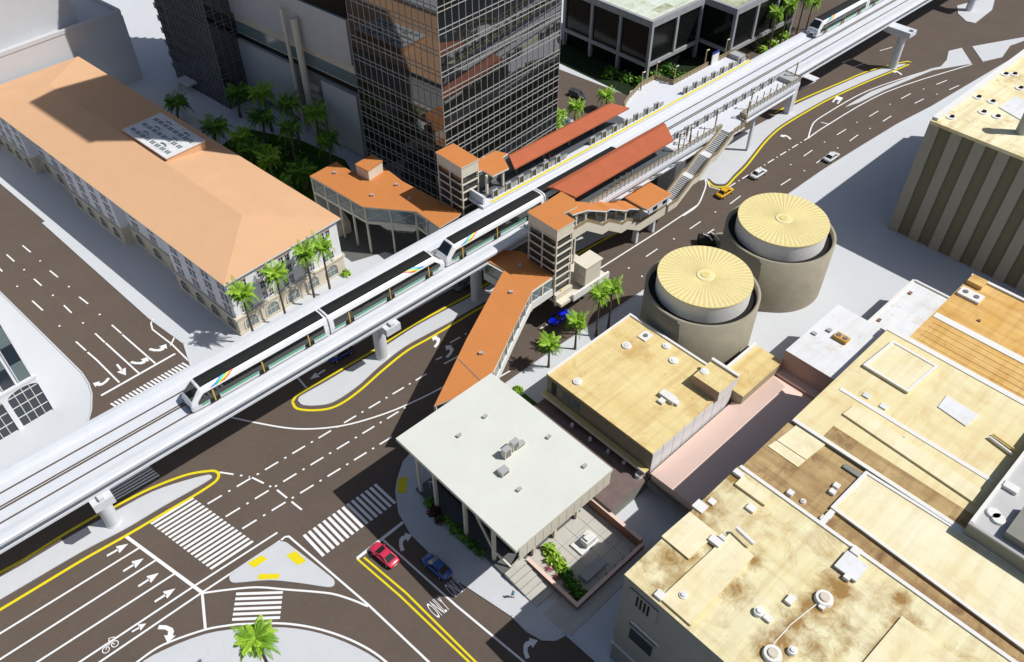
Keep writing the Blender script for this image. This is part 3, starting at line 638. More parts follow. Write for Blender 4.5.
# ---- white roofed station entrance
root = thing('station_entrance', 'station entrance pavilion under a large pale flat roof at the road corner', 'building', RW(35.7, 59.8), RAIL.a)
m = MB(RAIL); m.box(35.6, 52.6, 37.0, 59.9, 13.35, 13.9, cream, wroof); ro_ = m.build('roof', root)
m = MB(RAIL)
for k in range(12): m.box(36.2+k*1.35, 37.48+k*1.35, 37.02, 37.2, 11.0, 13.34, cream)
m.build('fascia_panel', root)
m = MB(RAIL); m.box(40.5, 51.8, 43, 58.6, .4, 10.5, liftg); m.box(38.6, 52.0, 41.4, 59, 10.5, 13.34, deck); m.build('glazed_wall', root)
m = MB(RAIL); m.box(37.6, 52.2, 41.2, 60, .02, .4, deck); m.build('floor', root)
for (r_, y_) in ((38, 55.6), (38, 49.3), (38.2, 43.9), (42.6, 40.9), (46.6, 40.9), (51, 40.9), (38, 59.2)):
    m = MB(RAIL); m.box(r_-.22, r_+.22, y_-.22, y_+.22, .4, 13.3, cream); m.build('column', root)
for a, b in (((38, 49.2, 10.8), (38, 46.4, 6.8)), ((38, 46.4, 6.8), (38.1, 43.9, 2.8)), ((38.1, 43.9, 2.8), (39.0, 41.4, .4)), ((39, 41.4, .5), (42.5, 41, 2.6)), ((42.7, 41, 4.5), (46.6, 41, 1.2)), ((46.7, 41, 4.5), (51, 41, 1.2))):
    m = MB(RAIL); m.beam(RW(*a), RW(*b), .22, .3, cream); m.build('brace', root)
m = MB(RAIL)
for k in range(13): m.box(38.5, 40.4, 42+k*1.3, 42.06+k*1.3, .4, .46, frame_d)
for z in (3.4, 6.8): m.box(40.4, 40.55, 43, 58.8, z, z+.1, frame_d)
m.build('screen_frame', root)
for (x, y, a_, b_, hh) in ((506.5, 456, 1.1, .8, 1.6), (514.5, 448.5, 1.1, .8, 1.6), (519.5, 446, 1.5, .7, .5), (503.5, 473, 1.2, 1.0, .8)):
    c = RAIL.inv(P(x, y, 13.9)); m = MB(RAIL); m.box(c[0]-a_/2, c[0]+a_/2, c[1]-b_/2, c[1]+b_/2, 13.91, 13.91+hh, cream, greyl)
    m.box(c[0]-a_/2+.15, c[0]+a_/2-.15, c[1]-b_/2-.05, c[1]-b_/2, 14.1, 13.8+hh, frame_d); m.build('roof_unit', ro_)
for (x, y) in ((485, 417), (459, 436), (548.5, 437.5), (584.5, 466.5), (519, 490)):
    c = RAIL.inv(P(x, y, 13.9)); m = MB(RAIL); m.box(c[0]-.35, c[0]+.35, c[1]-.2, c[1]+.2, 13.91, 14.2, greyl); m.box(c[0]-.3, c[0]-.05, c[1]-.25, c[1]-.2, 14, 14.15, frame_d); m.build('roof_vent', ro_)
# plaza, steps and planting around the entrance
m = MB(RAIL); m.box(37.6, 56, 29.6, 31.3, .02, .14, paver); m.box(37.6, 41, 31.3, 34.0, .02, .14, paver); struct(m.build('plaza_path', origin=RW(40, 31)))
root = thing('garden_wall', 'low red brown wall enclosing the paved garden beside the entrance', 'wall', RW(41.3, 31.5), RAIL.a)
m = MB(RAIL); m.box(41.0, 41.4, 31.3, 40.6, 0, 1.15, brick); m.box(41.4, 54.2, 31.3, 31.7, 0, 1.15, brick); m.box(53.8, 54.2, 31.7, 41.8, 0, 1.9, brick); m.build('wall_run', root)
m = MB(RAIL); m.box(40.95, 41.45, 31.25, 40.6, 1.15, 1.22, pink); m.box(41.45, 54.25, 31.25, 31.75, 1.15, 1.22, pink); m.box(53.75, 54.25, 31.75, 41.8, 1.9, 1.97, pink); m.build('coping', root)
m = MB(RAIL)
for k in range(4): m.box(47+k*1.6, 47.12+k*1.6, 31.76, 31.86, .2, 1.8, frame_d)
m.build('fence_post', root)
m = MB(RAIL)
for i in range(5):
    for j in range(4): m.box(41.5+i*2.46, 43.9+i*2.46, 31.8+j*2.45, 34.2+j*2.45, .02, .12+.001*((i+j) % 2), paver)
struct(m.build('garden_path', origin=RW(47, 36)))
m = MB(RAIL)
for k in range(7): m.box(37.6, 40.95, 34.1+k*1.02, 35.1+k*1.02, .02, .1+.13*k, paver); m.box(37.62, 40.93, 34.1+k*1.02, 34.16+k*1.02, .1+.13*k, .112+.13*k, darkw)
o = m.build('entrance_steps'); tag(o, 'shallow paved steps leading up to the garden wall beside the pedestrian', 'steps')
root = thing('stone_bench', 'grey slab bench in the shaded part of the walled garden', 'bench', RW(45.5, 33.5), RAIL.a)
m = MB(RAIL); m.box(44.6, 48.6, 32.9, 34.4, .55, .95, greyl); m.build('seat', root)
m = MB(RAIL); m.box(44.9, 45.5, 33.1, 34.2, .12, .55, greyl); m.box(47.7, 48.3, 33.1, 34.2, .12, .55, greyl); m.build('base', root)
root = thing('planter_box', 'stepped white block in the sunny part of the walled garden', 'planter', RW(48.6, 37.2), RAIL.a)
m = MB(RAIL); m.box(47.2, 50.6, 36.2, 38.4, .12, .45, trim); m.build('plinth', root)
m = MB(RAIL); m.box(48.3, 50.2, 36.4, 37.6, .45, 1.6, trim); m.box(48.6, 49.9, 36.6, 37.4, 1.6, 1.9, trim); m.build('pedestal', root)
m = MB(RAIL); c = RW(43, 33.6); m.cyl((c.x, c.y), .35, .28, .12, .6, trim, 12); m.cyl((c.x, c.y), .4, .4, .6, .7, greyl, 12); o = m.build('garden_bollard'); tag(o, 'small white round stool beside the dark green shrubs', 'stool')
# ---- low buildings right of the entrance
def vent(parent, px, z, r_=.7, h_=.6, dark=False):
    c = P(px[0], px[1], z); m = MB(); m.cyl((c.x, c.y), r_, r_*.9, z, z+h_*.5, trim, 16); m.cyl((c.x, c.y), r_*.6, r_*.5, z+h_*.5, z+h_*.7, creamd if dark else whitemem, 12)
    return m.build('roof_vent', parent)
def unit(parent, px, z, a_, b_, h_, mt, fans=0):
    c = RAIL.inv(P(px[0], px[1], z)); m = MB(RAIL); h_ *= .7; m.box(c[0]-a_/2, c[0]+a_/2, c[1]-b_/2, c[1]+b_/2, z, z+h_, mt)
    for i in range(fans):
        q = RW(c[0], c[1]-b_/2+b_*(i+.5)/fans); m.cyl((q.x, q.y), .38, .38, z+h_, z+h_+.12, frame_d, 12)
    return m.build('roof_unit', parent)
root = thing('strip_building', 'low dusty brown flat roofed strip squeezed between the pale roof and the tan roof', 'building', RW(54.2, 37.4), RAIL.a)
m = MB(RAIL); m.box(54.2, 62.3, 37.4, 58.2, 0, 2.45, darkw, purple); m.build('block', root)
for p in ((572, 426), (590, 440), (608, 452), (624, 463)):
    c = P(*p, 2.45); m = MB(); m.cyl((c.x, c.y), .3, .25, 2.45, 2.95, trim, 10); m.build('roof_vent', root)
m = MB(RAIL); m.cyl(RW(61.3, 38.6)[:2], .55, .5, 2.45, 3.1, trim, 14); m.build('roof_fan', root)
m = MB(RAIL); m.box(55, 61.8, 58.5, 62.5, 0, .25, grass_m); o = m.build('lawn_patch', origin=RW(58, 60)); struct(o)
root = thing('flat_roof_building', 'two storey building with large stained tan flat roof beside the palms', 'building', RW(62.4, 37.7), RAIL.a)
m = MB(RAIL); m.box(62.5, 81.6, 37.8, 58.3, 0, 7.3, stone); m.build('wall', root)
m = MB(RAIL); m.box(62.4, 81.7, 37.7, 58.4, 7.3, 7.5, tanroof, tanroof); ro_ = m.build('roof', root)
m = MB(RAIL); m.box(81.35, 81.75, 42.2, 58.45, 7.5, 7.75, trim); m.box(62.4, 81.34, 58.1, 58.45, 7.5, 7.7, trim); m.box(62.4, 62.6, 37.7, 58.09, 7.5, 7.6, tanroof); m.build('parapet', root)
m = MB(RAIL); m.box(61.5, 62.4, 37.8, 58.6, 3.6, 3.9, tankcap); m.box(61.4, 61.55, 37.8, 58.6, 3.5, 4.0, cream); m.build('canopy', root)
for y in (51.5, 53.4): m = MB(RAIL); m.box(62.42, 62.5, y, y+1.5, 4.6, 6.4, glassg); m.build('window', root)
m = MB(RAIL); m.box(62.42, 62.49, 56.3, 57.3, 4.2, 6.6, glassk); m.build('door', root)
m = MB(RAIL)
for k in range(8): m.box(62.6+k*2.35, 64.85+k*2.35, 37.66, 37.8, .2, 7.2, white)
m.build('side_panel', root)
m = MB(RAIL); m.box(76.7, 81.4, 37.3, 42.05, 7.5, 9.5, trim, tanroof); m.box(81.0, 81.5, 37.2, 42.1, 9.5, 9.9, trim); m.box(76.66, 76.72, 37.4, 42, 7.6, 9.4, brownw); m.build('stair_house', root)
m = MB(RAIL); m.box(81.75, 92.4, 35.9, 41.2, 0, 5.8, stone, tanroof); m.box(81.8, 92.4, 40.8, 41.3, 5.8, 6.2, trim); m.box(82.5, 92.5, 41.35, 42.3, 0, 4.6, blackp); m.build('lower_wing', root)
for p, rr in (((626.5, 346), .8), ((577.5, 382), .75), ((673.5, 361), .75), ((666.5, 346.5), .7)): vent(ro_, p, 7.5, rr, .5)
unit(ro_, (645.5, 336.5), 7.5, 2.0, 1.6, .3, trim, 1); unit(ro_, (668, 398.5), 7.5, 1.2, 2.6, 1.0, trim, 0); unit(ro_, (661.5, 402), 7.5, .9, .9, .6, trim); unit(ro_, (676.5, 404), 7.5, .8, .8, .7, whitemem)
vent(root, (704.5, 371.5), 9.5, .7, .3)
root = thing('pink_building', 'long low pink building lying in the shade of the big stained roof complex', 'building', RW(62.4, 25), RAIL.a)
m = MB(RAIL); m.box(62.4, 91.0, 24.8, 37.2, 0, 3.6, pink); m.build('wall', root)
m = MB(RAIL)
q = lambda x, y, z: RW(x, y, z)
ea, eb, ra, rb_, na, nb_ = q(62.2, 37.3, 3.62), q(91, 37.3, 3.62), q(61.2, 32.9, 5.3), q(88.6, 32.9, 5.3), q(62.2, 24.7, 3.62), q(91, 24.7, 3.62)
m.poly([ea, ra, rb_, eb], pink); m.poly([ra, na, nb_, rb_], pink); m.poly([eb, rb_, nb_], pink); m.poly([ea, na, ra], pink)
m.build('roof', root)
m = MB(RAIL); m.box(61.7, 62.3, 24.8, 37.3, 1.2, 2.0, darkw); m.build('dark_ledge', root)
root = thing('annex_building', 'brown walled annex with bright white roof above the end of the pink building', 'building', RW(91.3, 27), RAIL.a)
m = MB(RAIL); m.box(92.6, 107.9, 25.2, 36.2, 0, 8, brownw, whitemem); m.build('block', root)
m = MB(RAIL); m.box(91.1, 92.6, 25.2, 37.4, 0, 4.2, pink); m.box(90.6, 92.6, 36.4, 38.2, 4.2, 4.9, brownw); m.build('lean_to', root)
unit(root, (841, 339.5), 8, 1.4, 2.2, .9, orangeroof, 2); unit(root, (829, 331), 8, .7, .7, .5, greyl); unit(root, (814, 334), 8, .6, .8, .4, greyl)
root = thing('flat_shed', 'low shed with a dirty white roof half shaded by the ochre roofed block', 'building', RW(108, 24), RAIL.a)
m = MB(RAIL); m.box(108.2, 126.5, 22, 31.6, 0, 5, stone, whitemem); m.box(108.2, 126.5, 31.4, 31.8, 5, 5.25, trim); m.box(126.3, 126.7, 22, 31.4, 5, 5.3, trim); m.build('block', root)
for p in ((879, 320.5), (910, 293.5)): unit(root, p, 5, .8, .5, .3, brick)
# ---- the big complex with stained roofs, lower right
root = thing('roof_complex', 'large complex of stained cream and rust streaked flat roofs filling the lower right', 'building', RW(39.6, 24.4), RAIL.a)
ZC = 20.0
m = MB(RAIL); m.box(39.6, 60.0, -45, 24.4, 0, ZC-.05, darkw); m.box(60.0, 70.6, -45, 24.3, 0, ZC-.5, darkw); m.box(70.6, 94.4, -45, 24.0, 0, ZC-.05, darkw); m.box(94.4, 113.8, -60, 21.2, 0, ZC-.05, stone)
m.build('wall', root)
def spot(px, rad, st_, ox=39.6, oy=24.4):
    p = rp0(px); return (p[0]-ox, p[1]-oy, rad*1.25, min(1.0, st_+.08))   # the roof lies at z = ZC in the same space
rp0 = lambda px: RAIL.inv(P(px[0], px[1], ZC))
nr_spots = [spot(*a) for a in (((700, 520), 3, .7), ((708, 505), 2.5, .8), ((732, 478), 2.5, .8), ((670, 560), 3.5, .6), ((680, 585), 3, .7), ((660, 590), 2, .6), ((716, 545), 2.5, .8), ((735, 588), 3, .6), ((752, 558), 2, .7), ((824, 598), 2.5, .9), ((838, 588), 2.5, .95), ((812, 608), 2.5, .8), ((795, 622), 2.5, .75), ((780, 640), 2.5, .8), ((772, 652), 2.5, .9), ((845, 630), 3, .5), ((815, 650), 3, .6), ((900, 598), 1.5, .9), ((905, 625), 3, .6), ((880, 650), 3, .5), ((690, 556), 2, .8), ((640, 556), 3, .5))]
tanroof2 = roofmat('rust_streaked_roof', (.75, .71, .48), (.72, .635, .345), (.38, .21, .055), .5, strk_amt=.3, spots=nr_spots)
m = MB(RAIL); m.box(39.5, 60.0, -45, 24.45, ZC-.05, ZC, darkw, tanroof2); near_roof = m.build('near_roof', root)
m = MB(RAIL); m.box(60.0, 70.6, -45, 24.3, ZC-.5, ZC-.4, dirt); dirt_roof = m.build('sunken_roof', root)
m = MB(RAIL); m.box(70.6, 94.4, -45, 24.05, ZC-.05, ZC+.003, tanroof3); cream_roof = m.build('cream_roof', root)
m = MB(RAIL); m.box(94.4, 113.9, -60, 21.25, ZC-.05, ZC, orangeroof); ochre_roof = m.build('ochre_roof', root)
m = MB(RAIL); m.box(59.85, 60.3, -45, 24.3, ZC-.5, ZC+.18, trim)
m.box(94.0, 94.9, -45, 24.1, ZC-.04, ZC+.12, trim); m.box(101.2, 102.4, -60, 21.0, ZC-.04, ZC+.1, trim); m.box(113.5, 114.0, -60, 21.3, ZC-.04, ZC+.3, trim)
m.build('parapet', root)
def rp(px, z): return RAIL.inv(P(px[0], px[1], z))
# details on the near roof
pad(near_roof, 'raised_pad', [(661.7, 536), (689.8, 511.6), (717, 533.3), (689, 558.7)], ZC, ZC+.28, tanroof3, padroof)
pad(near_roof, 'raised_pad', [(660, 598), (730, 533), (754, 555.7), (690.7, 625)], ZC, ZC+.3, tanroof3, padroof)
pad(near_roof, 'raised_pad', [(735, 483.5), (743, 476), (770.5, 498), (765, 505)], ZC, ZC+.35, tanroof3, padroof)
pad(near_roof, 'raised_pad', [(902, 616), (966, 664), (930, 720), (840, 690)], ZC, ZC+.25, tanroof3, padroof)
for p, rr, dk in (((823.6, 599.5), 1.0, True), ((758.7, 613), .6, False), ((772, 655), 1.0, True), ((792, 652), .5, False), ((683, 597), .5, False)): vent(near_roof, p, ZC, rr, .9, dk)
for p, a_, b_, hh in (((751, 509), .9, 1.0, .5), ((790, 601), 1.1, .8, .6), ((767.5, 619), .7, .8, .5), ((660, 596), .9, 1.0, .5), ((847, 578), .9, .7, .7), ((822, 607), .8, .6, .5), ((715, 543), .9, 1.4, .8), ((722, 540), .5, .8, .9), ((738, 475), .7, 1.2, .7), ((700, 507), 1.3, 1.4, .35), ((712, 502), .8, .8, .3)): unit(near_roof, p, ZC, a_, b_, hh, trim)
unit(near_roof, (851, 567), ZC+.19, 2.6, 2.6, .4, whitemem, 0); unit(near_roof, (855, 553), ZC, 1.0, 1.0, .8, trim)
m = MB(RAIL); a = rp((735, 533), ZC); b = rp((752, 549), ZC); m.beam(RW(a[0], a[1], ZC+1.0), RW(b[0], b[1], ZC+1.0), .35, .5, trim); m.build('roof_pipe', near_roof)
m = MB(); m.tube(PX((773, 644), (790, 625), (806, 612), (818, 603), z=ZC+.03), [.07, .07, .07, .07], trim, 6); m.build('roof_pipe', near_roof)
# sunken zone and raised blocks
pad(dirt_roof, 'raised_pad', [(768, 446), (777, 440), (806, 460), (798, 467)], ZC-.4, ZC-.31, tanroof3, padroof)
pad(dirt_roof, 'raised_pad', [(777, 440), (806.5, 459.5), (841, 432), (812, 413)], ZC-.4, ZC-.2, tanroof3, padroof)
blk = pad(root, 'raised_block', [(830.6, 507.5), (865.6, 471.4), (1090, 612), (1040, 662)], ZC-.4, ZC-.1, dirt, padroof, trim, .35, .12)
m = MB(RAIL); a = rp((815, 526), ZC); m.box(60.3, 62.6, a[1]-.6, a[1], ZC-.4, ZC+.1, trim); m.build('parapet', root)
for p in ((823, 520), (828, 517), (832, 493), (836, 487), (790, 494)): unit(dirt_roof, p, ZC-.4, .7, .7, .6, trim)
for p in ((795, 520), (803, 502)): vent(dirt_roof, p, ZC-.4, .35, .5, True)
for (x0, y0, ln, mt) in ((69.0, 16, 2.2, darkw),): m = MB(RAIL); m.box(x0, x0+.7, y0-ln, y0, ZC-.4, ZC-.1, mt); m.build('roof_duct', dirt_roof)
pad(cream_roof, 'raised_step', [(843, 413.5), (854, 405), (981, 489), (975, 503)], ZC, ZC+.3, tanroof3, padroof)
m = MB(RAIL); a = rp((840, 388.6), ZC); b = rp((990, 485.7), ZC); m.box(a[0]-.3, a[0]+.3, b[1], a[1], ZC+.004, ZC+.1, trim); m.box(70.6, 71.1, -45, 24, ZC+.004, ZC+.1, trim)
m.box(71.3, 73.6, -40, 20, ZC+.004, ZC+.03, dirt); m.build('roof_kerb', cream_roof)
pad(cream_roof, 'raised_pad', [(863, 365), (892.8, 341), (938, 366.7), (908, 392.5)], ZC, ZC+.35, tanroof3, padroof, trim, .35, .1)
pad(cream_roof, 'white_patch', [(938, 406.6), (947, 395), (979, 415.6), (966, 426)], ZC, ZC+.15, whitemem)
for p in ((866.5, 396), (883.5, 407)): unit(cream_roof, p, ZC, .8, .9, .3, whitemem)
m = MB(); m.tube(PX((989, 437), (1013, 455), z=ZC+.3), [.2, .2], trim, 6); m.tube(PX((993, 434), (1017, 451), z=ZC+.3), [.15, .15], tankcap, 6); m.build('roof_pipe', cream_roof)
for p in ((904, 438), (895, 448)): vent(cream_roof, p, ZC, .3, .3, True)
unit(ochre_roof, (970, 296.5), ZC, 2.0, 3.2, .6, trim, 2); unit(ochre_roof, (976, 284), ZC, 2.0, 2.2, 1.0, orangeroof, 0); unit(ochre_roof, (979, 321), ZC, .4, .4, .3, brick)
m = MB(RAIL)
for k in range(5): m.box(95.5+k*1.15, 95.57+k*1.15, -40, 20.5, ZC+.001, ZC+.05, orangeroof)
m.build('roof_batten', ochre_roof)
# front wall details (in shade)
wd_ = MB(RAIL)
wd_.box(39.45, 39.6, 19.6, 23.4, 15.8, 18.6, darkw)
for k in range(4): wd_.box(39.4, 39.46, 20.6+k*.5, 20.85+k*.5, 16.2, 18.2, blackp)
wd_.build('wall_vent', root)
m = MB(RAIL); m.box(39.5, 39.6, 18.5, 22.5, 12.2, 12.5, grey); m.box(39.52, 39.6, 19.2, 22.4, 8.5, 11.2, glassk); m.box(39.42, 39.6, 18.9, 22.7, 11.2, 11.6, darkw); m.build('window', root)
m = MB(RAIL); m.box(39.45, 39.6, 9.0, 12.2, 14.2, 17.6, glassk); m.box(39.4, 39.6, 8.7, 12.5, 17.6, 17.9, darkw); m.build('window', root)
m = MB(RAIL); m.box(39.3, 39.6, -20, 24.5, 4.6, 5.0, grey); m.build('ledge', root)
# dark roofed block at the right edge
root = thing('rooftop_block', 'small dark grey block with white rim standing on the cream roofs at the right edge', 'building', P(969, 525, 22), RAIL.a)
a = rp((969, 523), 22.0)
m = MB(RAIL); m.box(a[0], a[0]+24, a[1]-30, a[1], ZC+.01, 21.8, darkw, grey); m.build('block', root)
m = MB(RAIL); m.box(a[0]+.3, a[0]+24, a[1]-.35, a[1]+.05, 21.8, 22.1, trim); m.box(a[0]-.05, a[0]+.3, a[1]-30, a[1]+.05, 21.8, 22.05, greyl); m.build('rim', root)
for p in ((993, 514), (998, 520)):
    c = P(*p, 21.8); m = MB(); m.cyl((c.x, c.y), .8, .7, 21.81, 22.1, trim, 14); m.build('roof_vent', root)
unit(root, (1010, 489), 21.8, 1.0, 1.6, .7, trim); unit(root, (1030, 535), 21.8, 5, 4, 1.6, darkw)
# ================================================================== RAILWAY
prof = [(81.2, 10.3), (81.2, 10.7), (82.0, 10.85), (82.0, 11.7), (81.0, 12.0), (80.4, 12.3), (80.35, 12.75), (80.6, 12.98), (81.3, 13.06), (82.1, 12.98), (82.3, 12.5)]
prof = prof+[(172-y, z) for y, z in prof[::-1]]
root = thing('elevated_guideway', 'long white elevated railway guideway with two tracks crossing the whole scene', 'bridge', RW(0, 86, 0), RAIL.a)
def extrude(pr, r0, r1, m, n=1):
    b = MB(RAIL); N = len(pr)
    lo = [RW(r0, y, z) for y, z in pr]; hi = [RW(r1, y, z) for y, z in pr]
    b.mesh(lo+hi, [(i, N+i, N+(i+1) % N, (i+1) % N) for i in range(N)], m); b.poly(lo, m); b.poly(hi[::-1], m)
    return b
extrude(prof, -56, 392, white).build('deck_girder', root)
for y, wdt, hh in ((90.1, .14, .16), (88.0, .14, .16), (85.95, .14, .14), (85.55, .22, .1), (83.5, .14, .16)):
    b = MB(RAIL); b.box(-56, 392, y-wdt/2, y+wdt/2, 12.505, 12.5+hh, rail_m); b.build('rail', root)
for y0, y1 in ((86.3, 89.7), (82.32, 85.1)):
    b = MB(RAIL); b.box(-56, 392, y0, y1, 12.3, 12.504, trackc); b.build('track_slab', root)
def pier(rr, yb, y0, y1, zc0, zc1, rad, label, w=1.35):
    c = RW(rr, yb); t = thing('guideway_pier', label, 'pier', c, RAIL.a, 'piers holding up the guideway')
    m = MB(RAIL); m.cyl(c[:2], rad, rad, 0, zc0, white, 28); m.cyl(c[:2], rad+.12, rad, .15, .5, white, 28); m.build('shaft', t)
    m = MB(RAIL); w_ = RW
    m.mesh([w_(rr-w, y0, zc1), w_(rr+w, y0, zc1), w_(rr+w, y1, zc1), w_(rr-w, y1, zc1), w_(rr-w, y0, zc0+.7), w_(rr+w, y0, zc0+.7), w_(rr+w*.8, yb-rad, zc0), w_(rr+w*.8, yb+rad, zc0), w_(rr+w, y1, zc0+.9), w_(rr-w, y1, zc0+.9), w_(rr-w*.8, yb+rad, zc0), w_(rr-w*.8, yb-rad, zc0)],
           [(0, 1, 2, 3), (4, 5, 1, 0)[::1], (5, 6, 7, 8, 2, 1), (2, 8, 9, 3), (0, 3, 9, 10, 11, 4), (5, 4, 11, 6), (6, 11, 10, 7), (7, 10, 9, 8)], white)
    m.box(rr-.35, rr+.35, y0+.1, y0+1, zc1, zc1+.5, white); m.build('cap', t)
    return t
pier(3.6, 84.7, 80.0, 90.5, 8.2, 10.28, 1.0, 'white pier on the tapering median at the lower left')
pier(50.3, 84.8, 80.1, 90.5, 8.2, 10.28, 1.05, 'white pier on the median beside the blue car under the railway')
pier(71.4, 84.8, 82.0, 90.5, 8.2, 10.28, 1.0, 'shaded pier beneath the walkway bridge roof')
pier(207.0, 77.6, 75.3, 90.5, 8.4, 10.28, 1.0, 'slim pier at the narrow end of the long curved median', 1.6)
pier(255, 80, 77, 90.5, 8.4, 10.28, 1.0, 'far pier on the small island at the top right', 1.6)
# ---- station platforms
def polyline_fence(root, name, pts, z, hh, m, wd=.1, solid=True, step=1.2):
    b = MB(RAIL)
    for (a, c) in zip(pts, pts[1:]):
        p, q = RW(a[0], a[1]), RW(c[0], c[1]); L_ = (q-p).length; d = (q-p)/L_
        nn = Vector((-d.y, d.x, 0))*wd/2
        if solid: b.prism([p-nn, q-nn, q+nn, p+nn], z+.15, z+hh-.35, greyl if solid == 2 else m)
        b.prism([p-nn*1.6, q-nn*1.6, q+nn*1.6, p+nn*1.6], z+hh-.14, z+hh, m)
        k = 0
        while k <= L_: c0 = p+d*k; b.prism([c0-nn*2-d*.06, c0-nn*2+d*.06, c0+nn*2+d*.06, c0+nn*2-d*.06], z, z+hh, m); k += step
    return b.build(name, root)
ZP = 13.5
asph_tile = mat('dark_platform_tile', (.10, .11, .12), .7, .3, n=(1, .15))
root = thing('station_platform', 'near station platform with yellow edge strip and bronze railings above the road', 'platform', RW(84, 80), RAIL.a)
b = MB(RAIL); b.box(80.5, 159, 77.6, 82.25, 13.1, ZP, trackc); b.prism([RW(130.5, 77.6), RW(136.6, 77.6), RW(136.6, 75.8), RW(134.8, 74.8), RW(130.5, 74.8)], 13.1, ZP, trackc); b.build('floor', root)
b = MB(RAIL); b.box(86, 159, 78.2, 78.6, 10.9, 13.1, white); b.box(80.5, 159, 77.5, 77.75, 12.4, 13.1, white); b.box(86, 159, 77.9, 78.9, 10.7, 10.95, white); b.build('edge_girder', root)
b = MB(RAIL)
for k in range(15): b.beam(RW(88+k*5, 77.7, 12.5), RW(88+k*5, 80.8, 12.5), .3, .5, white)
b.build('bracket', root)
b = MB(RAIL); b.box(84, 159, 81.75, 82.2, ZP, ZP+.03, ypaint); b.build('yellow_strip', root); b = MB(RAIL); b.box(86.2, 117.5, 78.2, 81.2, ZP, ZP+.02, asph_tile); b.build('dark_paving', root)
polyline_fence(root, 'railing', [(86, 77.75), (130.4, 77.75)], ZP, 1.15, bronze, solid=2); polyline_fence(root, 'railing', [(137, 76.2), (137, 77.75), (159, 77.75), (159, 81.6)], ZP, 1.15, bronze, solid=2)
polyline_fence(root, 'railing', [(131, 74.85), (134.7, 74.85), (136.6, 75.9), (136.6, 77.6)], ZP, 1.15, bronze)
for k in range(13):
    b = MB(RAIL); x = 99+k*1.6 if k < 4 else (119+(k-4)*2.1 if k < 8 else 143+(k-8)*2.4); b.box(x-.07, x+.07, 78.0, 78.14, ZP, ZP+2.4, bronze)
    b.build('post', root)
for k in range(5): b = MB(RAIL); b.beam(RW(92+k*6, 77.6, 11.9), RW(94.5+k*6, 77.6, 11.2), .15, .3, frame_d); b.build('cable_tray', root)
b = MB(RAIL); b.box(156, 159, 78, 81.5, ZP, ZP+.9, greyl); b.build('end_cabinet', root)
root2 = thing('station_platform', 'far station platform with yellow edge strip on the tower side of the tracks', 'platform', RW(80, 92), RAIL.a)
b = MB(RAIL); b.box(78.5, 159.4, 90.4, 95.6, 13.1, ZP, trackc); b.prism([RW(122, 95.6), RW(138, 95.6), RW(137, 100), RW(129, 100)], 13.1, ZP, trackc); b.build('floor', root2)
b = MB(RAIL); b.box(78.5, 159.4, 95.0, 95.5, 11, 13.1, white); b.build('edge_girder', root2)
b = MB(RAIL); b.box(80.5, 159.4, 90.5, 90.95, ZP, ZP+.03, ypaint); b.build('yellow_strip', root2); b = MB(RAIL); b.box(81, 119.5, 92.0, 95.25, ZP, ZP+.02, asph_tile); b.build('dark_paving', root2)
b = MB(RAIL); b.box(80.5, 118, 95.3, 95.5, ZP, ZP+2.6, darkw); b.box(79, 79.4, 91, 95.3, ZP, ZP+1.6, white); b.build('back_wall', root2)
polyline_fence(root2, 'railing', [(123, 96.6), (126, 97.9), (132, 99.7), (137, 99.8), (137.8, 95.5), (150, 95.6)], ZP, 1.1, bronze); polyline_fence(root2, 'railing', [(153.5, 95.6), (159.2, 95.4), (159.2, 91)], ZP, 1.1, bronze)
b = MB(RAIL); b.box(157, 159, 92, 95, ZP, ZP+1.0, greyl); b.build('end_cabinet', root2)
b = MB(RAIL); b.box(151, 153.4, 95.35, 95.55, ZP, ZP+2.4, trim); b.build('sign_board', root2); b = MB(RAIL); b.box(151, 153.4, 95.3, 95.6, ZP+2.4, ZP+2.8, bluesign); b.build('sign_header', root2)
# stair head on the far side
def flight(root, x0, z0, x1, z1, y0, y1, n, mt, name='flight'):
    b = MB(RAIL)
    for i in range(n):
        xa = x0+(x1-x0)*i/n; xb = x0+(x1-x0)*(i+1)/n; zz = z0+(z1-z0)*(i+1)/n
        b.box(min(xa, xb), max(xa, xb), y0, y1, zz-.35, zz, mt); b.box(min(xa, xb), min(xa, xb)+.08, y0+.02, y1-.02, zz, zz+.012, greyl)
    return b.build(name, root)
tan_tread = mat('stair_tread', (.58, .58, .58), .8, .2)
def stair_sides(root, pts, y, lowdrop, hh, wallm, railm, th=.12, name='side_wall'):
    b = MB(RAIL)
    for (xa, za), (xb, zb) in zip(pts, pts[1:]):
        vs = [RW(x, yy, z) for yy in (y-th/2, y+th/2) for x, z in ((xa, za-lowdrop), (xb, zb-lowdrop), (xb, zb+.35), (xa, za+.35))]
        b.mesh(vs, [(0, 1, 2, 3), (7, 6, 5, 4), (3, 2, 6, 7), (0, 4, 5, 1), (1, 5, 6, 2), (0, 3, 7, 4)], wallm)
    b.build(name, root)
    b = MB(RAIL)
    for (xa, za), (xb, zb) in zip(pts, pts[1:]):
        vs = [RW(x, yy, z) for yy in (y-.05, y+.05) for x, z in ((xa, za+.4), (xb, zb+.4), (xb, zb+hh-.15), (xa, za+hh-.15))]
        b.mesh(vs, [(0, 1, 2, 3), (7, 6, 5, 4), (3, 2, 6, 7), (0, 4, 5, 1), (1, 5, 6, 2), (0, 3, 7, 4)], railm)
        b.beam(RW(xa, y, za+hh), RW(xb, y, zb+hh), .16, .1, railm)
        L_ = abs(xb-xa); k = 0
        while k < L_: x = xa+(xb-xa)*k/L_; zz = za+(zb-za)*k/L_; b.beam(RW(x, y, zz+.2), RW(x, y, zz+hh), .1, .1, railm); k += 1.4
    b.build('handrail', root)
